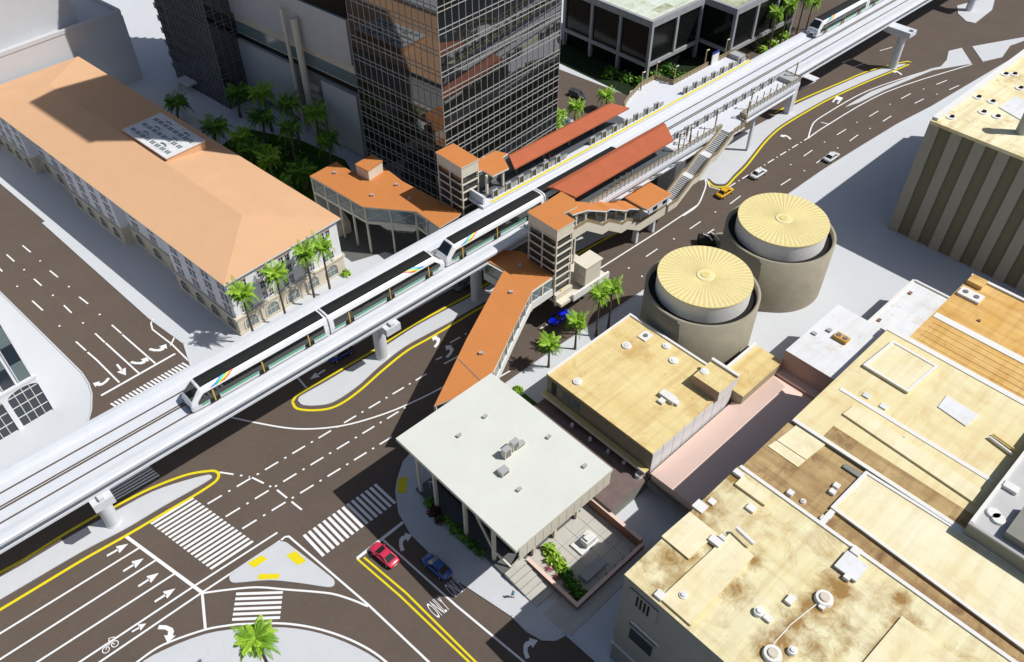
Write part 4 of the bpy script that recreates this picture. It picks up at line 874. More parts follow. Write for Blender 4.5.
root = thing('platform_stairs', 'open grey stairs with bronze handrails descending from the near platform', 'stairs', RW(121, 76), RAIL.a)
top = [(130.6, 13.5), (125.8, 10.6), (124.2, 10.6), (120.6, 8.0), (119.2, 8.0), (114.6, 5.0), (112, 5.0)]
for (xa, za), (xb, zb) in zip(top, top[1:]):
    if abs(za-zb) > .1: flight(root, xa, za, xb, zb, 74.7, 77.4, 14, tan_tread)
    else:
        b = MB(RAIL); b.box(xb, xa, 74.7, 77.4, za-.3, za+.004, trackc); b.build('landing', root)
stair_sides(root, top, 74.6, .9, 1.05, cream, bronze); stair_sides(root, top, 77.5, .7, 1.05, cream, bronze)
# covered stairs rising the other way, towards the elevator tower
root = thing('covered_stairs', 'roofed stairs with stepped orange roofs climbing to the near elevator tower', 'stairs', RW(100, 76), RAIL.a)
low = [(112, 5.0), (104.2, 5.0), (100.3, 7.4), (98.6, 7.4), (94.8, 10.0), (93.1, 10.0), (88.8, 13.1), (83, 13.1)]
for (xa, za), (xb, zb) in zip(low, low[1:]):
    if abs(za-zb) > .1: flight(root, xa, za, xb, zb, 75.1, 77.4, 13, tan_tread)
    else:
        b = MB(RAIL); b.box(xb, xa, 75.1, 77.4, za-.3, za+.004, trackc); b.build('landing', root)
stair_sides(root, low, 75.0, 1.5, 1.0, cream, bronze); stair_sides(root, low, 77.5, .7, 1.0, cream, bronze)
b = MB(RAIL)
rsegs = [((104.9, 8.0), (100.0, 10.7)), ((100.0, 10.72), (98.9, 10.75)), ((98.9, 10.78), (94.35, 13.4)), ((94.35, 13.42), (93.25, 13.45)), ((93.25, 13.48), (88.1, 16.3)), ((88.1, 16.32), (84.4, 17.2))]
for (xa, za), (xb, zb) in rsegs:
    vs = [RW(x, yy, z) for yy in (74.6, 78.0) for x, z in ((xa, za), (xb, zb), (xb, zb+.3), (xa, za+.3))]
    b.mesh(vs, [(0, 3, 2, 1), (4, 5, 6, 7), (0, 1, 5, 4), (1, 2, 6, 5), (0, 4, 7, 3)], trim); b.mesh(vs, [(3, 7, 6, 2)], orange)
b.build('stepped_roof', root)
b = MB(RAIL)
for x, z0, z1 in ((104, 5, 8.5), (99.5, 7.4, 10.7), (93.9, 10, 13.4), (88.4, 13, 16.1), (86, 0, 16.3)):
    for y in (75.2, 77.4): b = MB(RAIL); b.box(x-.15, x+.15, y-.15, y+.15, z0, z1, cream); b.build('roof_post', root)
root = thing('stair_pavilion', 'flat orange canopy over the landing where the two stair runs meet', 'canopy', RW(106.5, 75.5), RAIL.a)
b = MB(RAIL); b.box(103.0, 110.2, 73.0, 78.6, 9.7, 10.0, trim, orange); b.build('roof', root)
b = MB(RAIL); b.box(104, 110, 73.3, 73.6, 8.2, 9.68, white); b.box(105.2, 106.4, 73.25, 73.3, 8.5, 9.2, blackp); b.box(108.0, 109.2, 73.25, 73.3, 8.5, 9.2, blackp); b.box(104, 110, 77.9, 78.2, 5.0, 9.68, white); b.build('fascia_wall', root)
for x in (104.5, 109.5): b = MB(RAIL); b.box(x-.3, x+.3, 75.5, 76.5, 0, 4.6, white); b.build('column', root)
# station support columns
for rr, yy, wx, label in ((168.3, 83.3, .9, 'white column under the far end of the near platform'), (124, 82.6, 1.6, 'thick white column behind the open stairs'), (147.5, 80.2, .28, 'slim grey column beside the top of the open stairs')):
    t = thing('platform_column', label, 'column', RW(rr, yy), RAIL.a); b = MB(RAIL); b.box(rr-wx, rr+wx, yy-(1.4 if wx > 1 else .7 if wx > .5 else .28), yy+(2.6 if wx > 1 else .7 if wx > .5 else .28), 0, 10.2, white); b.build('shaft', t)
    b = MB(RAIL); b.box(rr-wx-.2, rr+wx+.2, 78.4 if wx < 1 else 80.5, 91 if wx > .5 else 80.2, 10.2, 10.9 if wx < .5 else 10.29, white); b.build('cap', t)
# ---- canopies
def canopy(label, r0, r1, y0, y1, yf, zf, zb, posts, rr4):
    t = thing('platform_canopy', label, 'canopy', RW(r0, y0), RAIL.a, None)
    b = MB(RAIL); th = .3
    sec = [(y0, zf), (yf, zf+.55), (y1, zb)]       # near edge, ridge, far edge
    N = len(sec)
    lo = [RW((rr4[0], rr4[1]+(rr4[0]-rr4[1])*.2, rr4[1])[i], y, z) for i, (y, z) in enumerate(sec)]; hi = [RW((rr4[2], rr4[3]+(rr4[2]-rr4[3])*.2, rr4[3])[i], y, z) for i, (y, z) in enumerate(sec)]
    dzv = Vector((0, 0, th))
    b.mesh([p+dzv for p in lo+hi], [(0, 3, 4, 1), (1, 4, 5, 2)], red); b.mesh(lo+hi, [(0, 1, 4, 3), (1, 2, 5, 4)], greyl)
    b.poly([lo[0], hi[0], hi[0]+dzv, lo[0]+dzv], red); b.poly([hi[2], lo[2], lo[2]+dzv, hi[2]+dzv], red)
    for e in (lo, hi): b.poly([e[0], e[1], e[2], e[2]+dzv, e[1]+dzv, e[0]+dzv], red)
    n = int((r1-r0)/.55)
    for i in range(1, n):
        x = r0+2.5+(r1-r0-3)*i/n
        vs = [RW(x+dx, y, z+th+dh) for (y, z) in sec for dx, dh in ((-.04, .0), (0, .015), (.04, .0))]
        b.mesh(vs, [(0, 1, 4, 3), (1, 2, 5, 4), (3, 4, 7, 6), (4, 5, 8, 7)], red)
    b.build('roof', t)
    for x in posts:
        b = MB(RAIL); yc = (y0+y1)/2+.6; b.box(x-.16, x+.16, yc-.16, yc+.16, ZP, zf+.4, frame_d); b.beam(RW(x, y0+.6, zf+.2), RW(x, y1-.5, zb), .16, .25, frame_d); b.build('post', t)
canopy('red sheet metal canopy over the near platform', 87.0, 115.6, 78.1, 83.3, 82.2, 16.8, 17.0, (91, 97, 103, 109, 114), (88.8, 87.1, 115.4, 118.7))
canopy('red sheet metal canopy over the far platform, in front of the glass tower', 87.2, 116.2, 91.6, 95.4, 94.6, 16.8, 17.0, (90, 97, 104, 111), (87.2, 89.1, 118.5, 116.0))
# ---- elevator towers
def lift(label, r0, r1, y0, y1, z0, zt, ext, extname):
    t = thing('elevator_tower', label, 'tower', RW(r0, y0), RAIL.a)
    b = MB(RAIL); b.box(r0-.15, r1+.15, y0-.15, y1+.15, zt-.25, zt, cream, orange); 
    if ext: b.prism([RW(*p) for p in ext], zt-.3, zt-.03, cream, orange)
    b.build('roof', t)
    b = MB(RAIL); b.box(r0, r1, y0, y1, zt-2.0, zt-.26, cream); b.build('parapet', t)
    b = MB(RAIL); b.box(r0+.3, r1-.3, y0+.3, y1-.3, z0, zt-2.01, liftg); b.build('glazing', t)
    b = MB(RAIL)
    for x in (r0, r1-.22):
        for y in (y0, (y0+y1)/2-.1, y1-.22): b.box(x, x+.22, y, y+.22, z0, zt-2.0, cream)
    k = 0; z = z0
    while z < zt-2.3:
        b.box(r0-.03, r1+.03, y0-.03, y0+.15, z, z+.26, cream); b.box(r0-.03, r0+.15, y0+.15, y1+.03, z, z+.26, cream); b.box(r1-.15, r1+.03, y0+.15, y1+.03, z, z+.26, cream); z += 1.62
    b.build('frame', t)
    b = MB(RAIL); ym = (y0+y1)/2
    for (ya, yb_) in ((y0, ym), (ym, y1)):
        b.beam(RW(r0-.02, ya+.1, z0+.2), RW(r0-.02, yb_-.1, z0+3.3), .1, .12, cream); b.beam(RW(r0-.021, yb_-.1, z0+.2), RW(r0-.021, ya+.1, z0+3.3), .1, .12, cream)
    b.build('brace', t)
    b = MB(RAIL); b.box(r0+1, r1-1, y0+1.2, y1-1.5, z0+.5, z0+3.2, grey); b.build('lift_car', t)
    return t
lift('near elevator tower with orange roof and cream lattice frame above the road', 76.6, 80.4, 70.7, 77.2, 5.2, 20.5, [(80.56, 73.2), (83.5, 72.9), (84.6, 74.6), (84.6, 77.6), (80.56, 77.35)], 'x')
lift('far elevator tower with orange roof and cream lattice frame in front of the glass tower', 77.2, 81.1, 94.4, 101.1, 5.2, 20.5, None, 'x')
t = thing('platform_shelter', 'small orange roofed shelter linking the far elevator tower and the red canopy', 'shelter', RW(82, 94), RAIL.a)
b = MB(); pts = PX((478.3, 160), (495, 150.5), (508, 153.5), (503, 157), (507, 164), (509, 168), (492.5, 176), (482.5, 170), (478.6, 171.5), z=17.6); b.prism(pts, 17.3, 17.6, trim, orange); b.build('roof', t)
for x, y in ((81.9, 93.2), (85.6, 93.0), (85.5, 98.0)): b = MB(RAIL); b.box(x-.2, x+.2, y-.2, y+.2, ZP, 17.3, cream); b.build('post', t)
# ---- concourse and walkway roofs
ZR2 = 10.8
def hall(name, label, cat, pxs, z, zf, edges, mroof=orange, ground=True, par=None):
    pts = PX(*pxs, z=z); c = sum(pts, Vector())/len(pts)
    t = thing(name, label, cat, (c.x, c.y, zf), 0)
    b = MB(); b.prism(pts, z-.25, z, cream, mroof); b.build('roof', t)
    ins = [Vector((p.x, p.y, 0))+(Vector((c.x, c.y, 0))-Vector((p.x, p.y, 0))).normalized()*.35 for p in pts]
    b = MB(); b.prism(ins, zf-.5, zf, cream, paver); b.build('floor', t)
    for i in edges:
        p, q = ins[i], ins[(i+1) % len(ins)]; L_ = (q-p).length; n = max(1, round(L_/3.4)); d = (q-p)/L_; nn = Vector((-d.y, d.x, 0))
        gl = MB(); fr = MB(); br = MB()
        gl.prism([p-nn*.03, q-nn*.03, q+nn*.03, p+nn*.03], zf+.3, z-.5, glassg); gl.build('glazing', t)
        for k in range(n+1):
            s_ = p+d*L_*k/n; fr.prism([s_-nn*.16-d*.16, s_-nn*.16+d*.16, s_+nn*.16+d*.16, s_+nn*.16-d*.16], (0 if ground else zf-.4), z-.25, cream)
        fr.prism([p-nn*.13, q-nn*.13, q+nn*.13, p+nn*.13], zf-.35, zf+.3, cream); fr.prism([p-nn*.12, q-nn*.12, q+nn*.12, p+nn*.12], z-.5, z-.26, cream)
        fr.build('frame', t)
        if not ground: pr = MB(); pr.prism([p-nn*.2-d*.1, q-nn*.2+d*.1, q+nn*.2+d*.1, p+nn*.2-d*.1], zf-.6, zf+.9, trim); pr.build('parapet', t)
        for k in range(n):
            a, e = p+d*(L_*k/n), p+d*(L_*(k+1)/n)
            for u, v in ((zf+.4, z-.6), (z-.6, zf+.4)): br.beam(Vector((a.x, a.y, u))+nn*(.001 if u > v else 0), Vector((e.x, e.y, v)), .07, .07, cream)
        br.build('brace', t)
    return t
FC = [(309.7, 176), (336.3, 161.5), (352, 171.8), (384.6, 167.5), (403, 181.5), (415.4, 188), (436, 199), (462, 212), (458, 216.5), (439.3, 227.5), (416.6, 211.6), (389.4, 209.2), (362.8, 206.8)]
hc = hall('concourse_hall', 'open concourse with wide orange roof and glazed braced walls beside the dark tower', 'station hall', FC, ZR2, 7.3, [9, 10, 11, 12])
b = MB(); cpt = PX((355.5, 164), (371.7, 154.7), (382, 161), (368, 170.5), z=ZR2+2.3); b.prism(cpt, ZR2, ZR2+2.1, cream, cream); b.prism([p+(p-sum(cpt, Vector())/4)*.06 for p in cpt], ZR2+2.1, ZR2+2.3, orange, orange); b.build('roof_house', hc)
for p in ((372, 196), (396.5, 185.5), (335, 173.5), (409.5, 199)):
    c = P(*p, ZR2); b = MB(); b.box(c.x-.3, c.x+.3, c.y-.25, c.y+.25, ZR2, ZR2+.4, greyl); b.build('roof_vent', hc)
b = MB(); b.sheet(PX((312, 232), (330, 200), (400, 190), (462, 214), (470, 240), (420, 262), (385, 252), (352, 262)), .03, deck); struct(b.build('hall_floor', origin=P(400, 220))); b = MB()
b.prism(PX((316, 205), (330, 196), (352, 232), (338, 238)), 0, 2.4, creamd); b.build('base_wall', hc)
WB = [(484, 259), (500, 250), (521, 251), (541, 263), (555, 275), (532.6, 290.2), (513, 330), (493, 372), (479, 388), (434, 406), (466, 340), (504, 269.8)]
wb = hall('walkway_bridge', 'orange roofed walkway bridge running from the elevator tower to the pale roof', 'bridge', WB, ZR2, 7.3, [4, 5, 6, 9, 10, 11], ground=False)
b = MB(); a, c = P(450.5, 365, ZR2), P(478, 382, ZR2); 
b.prism(PX((458.6, 359.6), (459, 359), (486, 386), (485.5, 386.6), z=ZR2), ZR2, ZR2+.05, frame_d); b.build('roof_joint', wb)
for p in ((511, 293), (481, 354), (488, 252.5), (520, 266)):
    c = P(*p, ZR2); b = MB(); b.box(c.x-.3, c.x+.3, c.y-.25, c.y+.25, ZR2, ZR2+.4, greyl); b.build('roof_vent', wb)
for r_, y in ((55, 66.3), (71, 74), (78.5, 76)): b = MB(RAIL); b.box(r_-.4, r_+.4, y-.4, y+.4, 0, 7, cream); b.build('support', wb)
for r_, y in ((78.2, 71.2), (72, 72.2)): b = MB(RAIL); b.box(r_-.25, r_+.25, y-.8, y-.5, 5.6, 7.2, tankcap); b.build('sign_bracket', wb)
t = thing('equipment_box', 'cream equipment room standing on the ledge beside the near elevator tower', 'cabinet', RW(84, 70.5), RAIL.a)
b = MB(RAIL); b.box(82.2, 86.0, 68.9, 71.6, 6.3, 10.4, cream); b.box(82.0, 86.2, 68.7, 71.8, 10.4, 10.65, cream); b.build('cabin', t)
b = MB(RAIL); b.box(76.6, 88.2, 69.0, 77, 5.1, 5.7, cream); b.box(79.2, 88.2, 68.6, 69.0, 5.1, 6.5, trim); b.box(76.5, 80.5, 70.2, 70.6, 4.6, 7.0, cream); b.build('ledge', t)
b = MB(RAIL); b.box(82.16, 82.2, 69.4, 70.4, 6.4, 8.4, creamd); b.build('door', t)
b = MB(RAIL); b.box(83, 84.2, 74, 76, 0, 5.1, grey); b.build('column', t)
# ---- platform edge gates
def gate_proto():
    t = thing('platform_gate', 'x', 'platform gate', (0, 0, ZP), RAIL.a, 'glass gates along the platform edges'); F = Frame(0, 0, RAIL.a)
    b = MB(F); b.box(-.62, -.5, -.2, .2, ZP+.02, ZP+1.6, grey); b.box(.5, .62, -.2, .2, ZP+.02, ZP+1.6, grey); b.box(-.5, .5, -.15, .15, ZP+1.4, ZP+1.58, greyl); b.build('frame', t)
    b = MB(F); b.box(-.49, .49, -.04, .04, ZP+.1, ZP+1.38, liftg); b.build('glass_leaf', t)
    b = MB(F); b.box(.64, 2.5, -.03, .03, ZP+.2, ZP+1.0, greyl); b.box(1.5, 1.6, -.07, .07, ZP, ZP+1.15, greyl); b.build('side_panel', t)
    return t
gp = gate_proto(); first = True; cnt = {0: 0, 1: 0}
for side, (r0, r1, y) in enumerate(((82.2, 158.5, 91.4), (117.8, 158, 81.4))):
    k = 0; x = r0
    while x < r1-2.4:
        if not (side == 0 and k % 9 in (6, 7)):
            lab = ('%s glass gate of the far platform counted from the elevator tower' if side == 0 else '%s glass gate of the near platform counted from its red canopy') % ORD[cnt[side]]
            cnt[side] += 1
            if first: gp.location = RW(x, y, ZP); gp['label'] = lab; first = False
            else: copy_thing(gp, RW(x, y, ZP), RAIL.a, lab)
        k += 1; x += 3.2
# ---- platform lamps
def lamp_proto():
    t = thing('platform_lamp', 'x', 'lamp post', (0, 0, ZP), RAIL.a, 'slim lamp posts along the station'); F = Frame(0, 0, RAIL.a)
    b = MB(F); b.box(-.1, .1, -.1, .1, ZP, ZP+4.0, bronze); b.build('pole', t)
    b = MB(F); b.box(-.1, .9, -.1, .1, ZP+3.85, ZP+4.0, cream); b.build('lamp_head', t)
    return t
lp = lamp_proto(); first = True
for (x, y, hgt, lab) in ((131, 98.8, 1, 'lamp post at the left corner of the landing on the far platform'), (136.8, 99.6, 1, 'lamp post at the back corner of the landing on the far platform'), (138.2, 95.7, 1, 'lamp post at the railing just past the landing on the far platform'),
                       (149, 95.8, 1, 'lamp post left of the blue topped sign board'), (156.5, 95.8, 1, 'lamp post right of the blue topped sign board'), (129.5, 78.4, 1, 'lamp post at the head of the open stairs'), (141, 78.2, 1, 'lamp post beyond the stair landing on the near platform'), (137.4, 76.4, 1, 'lamp post at the railing end beside the stair landing'),
                       (121, 78.2, 1, 'lamp post behind the standing passengers on the near platform'), (158.6, 79, 1, 'lamp post at the outer end of the near platform'), (117.6, 78.2, 1, 'lamp post at the end of the red near canopy')):
    if first: lp.location = RW(x, y, ZP); lp['label'] = lab; first = False
    else: copy_thing(lp, RW(x, y, ZP), RAIL.a, lab)
# ---- trains
def train_car(t, F, nose):
    """car 0..L along x; nose: 0 none, -1 cab at x=0, 1 cab at x=L.  z from 12.75"""
    L_ = 22.3; z0 = 12.85
    sect = lambda zt, s: [(y*s, z0+min(z, 1.0)*1.0+max(0, z-1.0)*zt) for y, z in ((-1.5, 0), (-1.62, .9), (-1.62, 1.5), (-1.55, 2.35), (-1.36, 3.0), (-1.0, 3.32), (0, 3.42), (1.0, 3.32), (1.36, 3.0), (1.55, 2.35), (1.62, 1.5), (1.62, .9), (1.5, 0))]
    st = [(0, 1, 1), (L_, 1, 1)]
    if nose == -1: st = [(0, .02, .86), (.25, .28, .93), (1.9, .95, 1), (2.6, 1, 1), (L_, 1, 1)]
    if nose == 1: st = [(0, 1, 1), (L_-2.6, 1, 1), (L_-1.9, .95, 1), (L_-.25, .28, .93), (L_, .02, .86)]
    b = MB(F); N = 13; vs = []
    for x, zt, s in st: vs += [F.w(x, y, z) for y, z in sect(zt, s)]
    b.mesh(vs, [(k*N+i, (k+1)*N+i, (k+1)*N+i+1, k*N+i+1) for k in range(len(st)-1) for i in range(N-1)], trainw)
    b.poly([vs[i] for i in range(N)], trainw); b.poly([vs[(len(st)-1)*N+i] for i in range(N)][::-1], trainw)
    body = b.build('car_body', t)
    xa, xb = (2.2 if nose == -1 else .25), (L_-2.2 if nose == 1 else L_-.25)
    b = MB(F); b.mesh([F.w(xa, -1.08, z0+3.33), F.w(xb, -1.08, z0+3.33), F.w(xb, 0, z0+3.46), F.w(xa, 0, z0+3.46), F.w(xb, 1.08, z0+3.33), F.w(xa, 1.08, z0+3.33)], [(0, 1, 2, 3), (3, 2, 4, 5)], black); b.build('roof_panel', body)
    # side windows, doors, stripe on both sides
    wa, wb_ = (1.5 if nose == -1 else .7), (L_-1.5 if nose == 1 else L_-.7)
    for s in (-1, 1):
        b = MB(F); q = lambda x, y, z: F.w(x, s*y, z0+z)
        wl, wr = (wa-.4 if nose == -1 else wa), (wb_+.4 if nose == 1 else wb_); ul, ur = (wa+.6 if nose == -1 else wa), (wb_-.6 if nose == 1 else wb_)
        b.poly([q(wl, 1.645, .98), q(wr, 1.645, .98), q(wr, 1.645, 1.5), q(wl, 1.645, 1.5)][::(1 if s < 0 else -1)], glassd); b.poly([q(wl, 1.645, 1.5), q(wr, 1.645, 1.5), q(ur, 1.565, 2.45), q(ul, 1.565, 2.45)][::(1 if s < 0 else -1)], glassd); b.build('window_band', body)
        for dx in (3.4, 11.1, 18.8):
            d_ = MB(F); w2 = .75
            d_.poly([q(dx-w2, 1.66, .15), q(dx+w2, 1.66, .15), q(dx+w2, 1.67, 1.4), q(dx+w2, 1.59, 2.35), q(dx-w2, 1.59, 2.35), q(dx-w2, 1.67, 1.4)][::(1 if s < 0 else -1)], glassd)
            d_.poly([q(dx-.1, 1.675, .2), q(dx+.1, 1.675, .2), q(dx+.1, 1.685, 1.4), q(dx+.1, 1.61, 2.3), q(dx-.1, 1.61, 2.3), q(dx-.1, 1.685, 1.4)][::(1 if s < 0 else -1)], doory)
            d_.build('door', body)
        b = MB(F); e = [wa, 2.5, 4.3, 10.2, 12.0, 17.9, 19.7, wb_]
        for i in range(0, 8, 2): b.poly([q(e[i], 1.655, .62), q(e[i+1], 1.655, .62), q(e[i+1], 1.655, .92), q(e[i], 1.655, .92)][::(1 if s < 0 else -1)], traing)
        b.build('stripe', body)
        if nose:
            b = MB(F); c_ = 3.2 if nose == -1 else L_-6.2
            cols = [GL[k] for k in (('blue', 'cyan', 'green', 'yellow', 'orange', 'red') if nose == -1 else ('red', 'orange', 'yellow', 'green', 'cyan', 'blue'))]
            sg = 1 if nose == -1 else -1
            for i, m_ in enumerate(cols):
                x = c_+i*.36; pa_ = [(1.49, 2.68), (1.38, 3.02), (1.05, 3.335)]; pa_ = [(y+.018, z+.02) for y, z in pa_]
                sh = [0, 1.0, 1.9]
                for j in (0, 1):
                    (y0, z0_), (y1, z1_) = pa_[j], pa_[j+1]; a0, a1 = x+sh[j]*sg, x+sh[j+1]*sg
                    b.poly([q(a0, y0, z0_), q(a0+.38, y0, z0_), q(a1+.38, y1, z1_), q(a1, y1, z1_)][::(1 if s < 0 else -1)], m_)
            b.build('rainbow_mark', body)
    if nose:
        b = MB(F); X = (lambda x: x) if nose == -1 else (lambda x: L_-x)
        zz = lambda zt, z: z0+1.0+(z-1)*zt
        b.poly([F.w(X(.42), -1.25, z0+1.85), F.w(X(.42), 1.25, z0+1.85), F.w(X(1.75), 1.0, z0+3.17), F.w(X(1.75), -1.0, z0+3.17)][::(-1 if nose == -1 else 1)], glassd)
        o_ = b.build('windscreen', body)
        b = MB(F)
        for s in (-1, 1): b.box(min(X(-.06), X(.1)), max(X(-.06), X(.1)), s*.9-.25, s*.9+.25, z0+.55, z0+.75, glassk)
        b.box(min(X(-.05), X(.1)), max(X(-.05), X(.1)), -.5, .5, z0+.1, z0+.5, black); b.build('headlight', body)
    b = MB(F)
    for x in (3.2, 19): b.box(x-1.4, x+1.4, -1.1, 1.1, 12.52, z0, black)
    b.build('bogie', body)
TF1 = Frame(*RW(18.6, 84.5)[:2], RAIL.a)
t = thing('train', 'white four car train with black roof and rainbow marks on the near track', 'train', RW(18.6, 84.5, 12.6), RAIL.a)
for k, no in enumerate((-1, 1, -1, 1)):
    f = Frame(*RW(18.6+k*22.6, 84.5)[:2], RAIL.a); train_car(t, f, no)
for k in (1, 3): b = MB(TF1); b.box(k*22.6-.32, k*22.6+.02, -1.3, 1.3, 13.0, 15.9, greyl); b.build('gangway', t)
t = thing('train', 'white train with grey roof leaving on the far track at the top edge', 'train', RW(181.5, 89.0, 12.6), RAIL.a)
for k, no in enumerate((-1, 1)):
    train_car(t, Frame(*RW(181.5+k*22.6, 89.0)[:2], RAIL.a), no)
# ================================================================== VEHICLES
def make_car(name, label, cat, col, loc, ang, group=None, kind='sedan'):
    t = thing(name, label, cat, (loc[0], loc[1], Z1), ang, group); F = Frame(loc[0], loc[1], ang); zb = Z1
    pm = mat('car_paint_%d_%d_%d' % tuple(int(c*255) for c in col), col, .28, .5, coat=.6)
    Lc, Wc = (4.5, 1.82) if kind != 'van' else (4.7, 1.9)
    rh = {'sedan': 1.42, 'coupe': 1.3, 'van': 1.72}[kind]
    # (x, half width at sill, z low, z shoulder, half width shoulder)
    st = [(-2.25, .70, .38, .70, .66), (-2.12, .82, .26, .86, .80), (-1.5, .91, .20, .93, .88), (-.6, .92, .19, .94, .90), (.6, .92, .19, .93, .90), (1.35, .90, .20, .88, .86), (2.0, .82, .26, .76, .76), (2.25, .64, .40, .62, .58)]
    b = MB(F); vs = []; N = 8
    for x, w0, zl, zs, w1 in st:
        zm = zl+(zs-zl)*.6
        vs += [F.w(x, y, zb+z) for y, z in ((-w0*.9, zl), (-w0, zm), (-w1, zs-.04), (-w1*.86, zs), (w1*.86, zs), (w1, zs-.04), (w0, zm), (w0*.9, zl))]
    b.mesh(vs, [(k*N+i, (k+1)*N+i, (k+1)*N+(i+1) % N, k*N+(i+1) % N) for k in range(len(st)-1) for i in range(N)], pm, True)
    b.poly([vs[i] for i in range(N)], pm); b.poly([vs[(len(st)-1)*N+i] for i in range(N)][::-1], pm)
    # roof
    rx0, rx1 = {'sedan': (-.95, .35), 'coupe': (-.75, .2), 'van': (-1.9, .55)}[kind]; gx0, gx1 = {'sedan': (-1.65, 1.2), 'coupe': (-1.6, 1.15), 'van': (-2.1, 1.3)}[kind]
    rv = [F.w(x, y, zb+z) for x, y, z in ((rx0, -.62, rh-.04), (rx1, -.62, rh-.06), (rx1, .62, rh-.06), (rx0, .62, rh-.04), ((rx0+rx1)/2, -.6, rh), ((rx0+rx1)/2, .6, rh))]
    b.mesh(rv, [(0, 4, 5, 3), (4, 1, 2, 5)], pm)
    cor = {}
    for s in (-1, 1):       # pillars
        for (xa, xb) in ((gx0, rx0), (gx1, rx1)): b.beam(F.w(xa, s*.78, zb+.90), F.w(xb, s*.62, zb+rh-.05), .09, .07, pm)
        b.beam(F.w((rx0+rx1)/2-.1, s*.80, zb+.92), F.w((rx0+rx1)/2-.1, s*.63, zb+rh-.05), .08, .06, pm)
    body = b.build('body', t)
    b = MB(F); gl = [F.w(gx0, -.76, zb+.91), F.w(gx1, -.76, zb+.88), F.w(gx1, .76, zb+.88), F.w(gx0, .76, zb+.91)]; tp = [F.w(rx0, -.60, zb+rh-.05), F.w(rx1, -.60, zb+rh-.07), F.w(rx1, .60, zb+rh-.07), F.w(rx0, .60, zb+rh-.05)]
    b.mesh(gl+tp, [(0, 1, 5, 4), (1, 2, 6, 5), (2, 3, 7, 6), (3, 0, 4, 7)], glassd); b.build('window_glass', t)
    for x in (-1.38, 1.38):
        for s in (-1, 1):
            b = MB(); c = F.w(x, s*.84, zb+.32); ax = F.uy*s; S = 16
            rg = lambda rad, off: [c+ax*off+(F.ux*math.cos(i*2*math.pi/S)+Vector((0, 0, 1))*math.sin(i*2*math.pi/S))*rad for i in range(S)]
            vs = rg(.31, -.12)+rg(.32, .10); b.mesh(vs, [(i, (i+1) % S, S+(i+1) % S, S+i) for i in range(S)], blackp, True); b.poly(rg(.32, .10), blackp); b.poly(rg(.31, -.12), blackp); w_ = b.build('wheel', t)
            b = MB(); b.poly(rg(.2, .105), greyl); b.build('rim', w_)
    for s in (-1, 1):
        b = MB(F); b.poly([F.w(2.1, s*.46, zb+.70), F.w(2.06, s*.74, zb+.72), F.w(2.2, s*.66, zb+.58), F.w(2.262, s*.46, zb+.57)], trim); b.build('headlight', t)
        b = MB(F); b.box(-2.27, -2.2, s*.55-.14, s*.55+.14, zb+.58, zb+.70, GL['red']); b.build('tail_light', t)
        b = MB(F); b.box(.78, .98, s*.93-.07, s*.93+.07, zb+.92, zb+1.05, pm); b.build('mirror', t)
    b = MB(F); b.box(-2.275, -2.25, -.25, .25, zb+.42, zb+.54, trim); b.box(2.25, 2.27, -.45, .45, zb+.3, zb+.42, blackp); b.build('bumper_trim', t)
    return t
dirc = P(357, 558.7)-P(455.6, 646); ac = math.atan2(dirc.y, dirc.x)
rx = RAIL.a
def cl(px): p = P(*px); return (p.x, p.y)
make_car('parked_car', 'red coupe waiting at the stop line beside the double yellow line', 'car', (.62, .03, .08), cl((384.5, 557)), ac, kind='coupe')
make_car('parked_car', 'dark blue car at the kerb behind the white turn arrow and before the lane words', 'car', (.015, .09, .33), cl((437, 568.5)), ac)
make_car('parked_car', 'blue car driving half hidden under the railway guideway beside the median', 'car', (.01, .03, .22), cl((341, 356)), rx+math.pi, kind='van')
make_car('parked_car', 'bright royal blue car on the road between walkway bridge and palms', 'car', (.004, .02, .80), cl((560, 319.5)), rx+math.pi)
make_car('parked_car', 'white car just behind the yellow taxi', 'car', (.72, .73, .74), cl((758, 175.5)), rx)
make_car('parked_car', 'white car nearest the roadside pavement, next to the ribbed building', 'car', (.70, .71, .72), cl((831, 159)), rx)
make_car('parked_car', 'yellow taxi passing the tip of the median by the stairs', 'car', (.72, .40, .01), cl((724.5, 194.5)), rx)
make_car('parked_car', 'black car on the back road below the black glass block', 'car', (.05, .055, .065), cl((577, 97)), math.atan2(*(P(631, 96.7)-P(560, 69.5)).yx[:]), kind='van')
make_car('parked_car', 'grey car in deep shade under the guideway beside the walkway', 'car', (.12, .14, .16), cl((464, 286)), rx+math.pi)
# ================================================================== PLANTS
def frond(b, o, az, ln, droop, lift_, wd, m, rr, m3=None):
    m3 = m3 or m
    n = 7; d = Vector((math.cos(az), math.sin(az), 0)); sd = Vector((-d.y, d.x, 0)); pts = []
    for i in range(n+1):
        t = i/n; pts.append(o+d*(ln*t*(1-.18*droop*t))+Vector((0, 0, lift_*ln*t-droop*ln*.75*t*t)))
    for i in range(n): b.beam(pts[i], pts[i+1], .05, .04, m)
    M_ = 22
    for i in range(2, M_+1):
        t = i/M_; k = min(n-1, int(t*n)); p = pts[k].lerp(pts[k+1], t*n-k); lw = wd*math.sin(math.pi*min(1, .2+t*.74))*rr.uniform(.8, 1.2)
        for s in (-1, 1):
            tip = p+sd*s*lw+d*lw*.7+Vector((0, 0, -lw*rr.uniform(.15, .6))); w2 = d*.05+Vector((0, 0, .012))
            b.poly([p-w2*.8, p+sd*s*lw*.5+d*lw*.3-w2+Vector((0, 0, .03)), tip, p+sd*s*lw*.5+d*lw*.38+w2], m if rr.random() < .8 else m3)
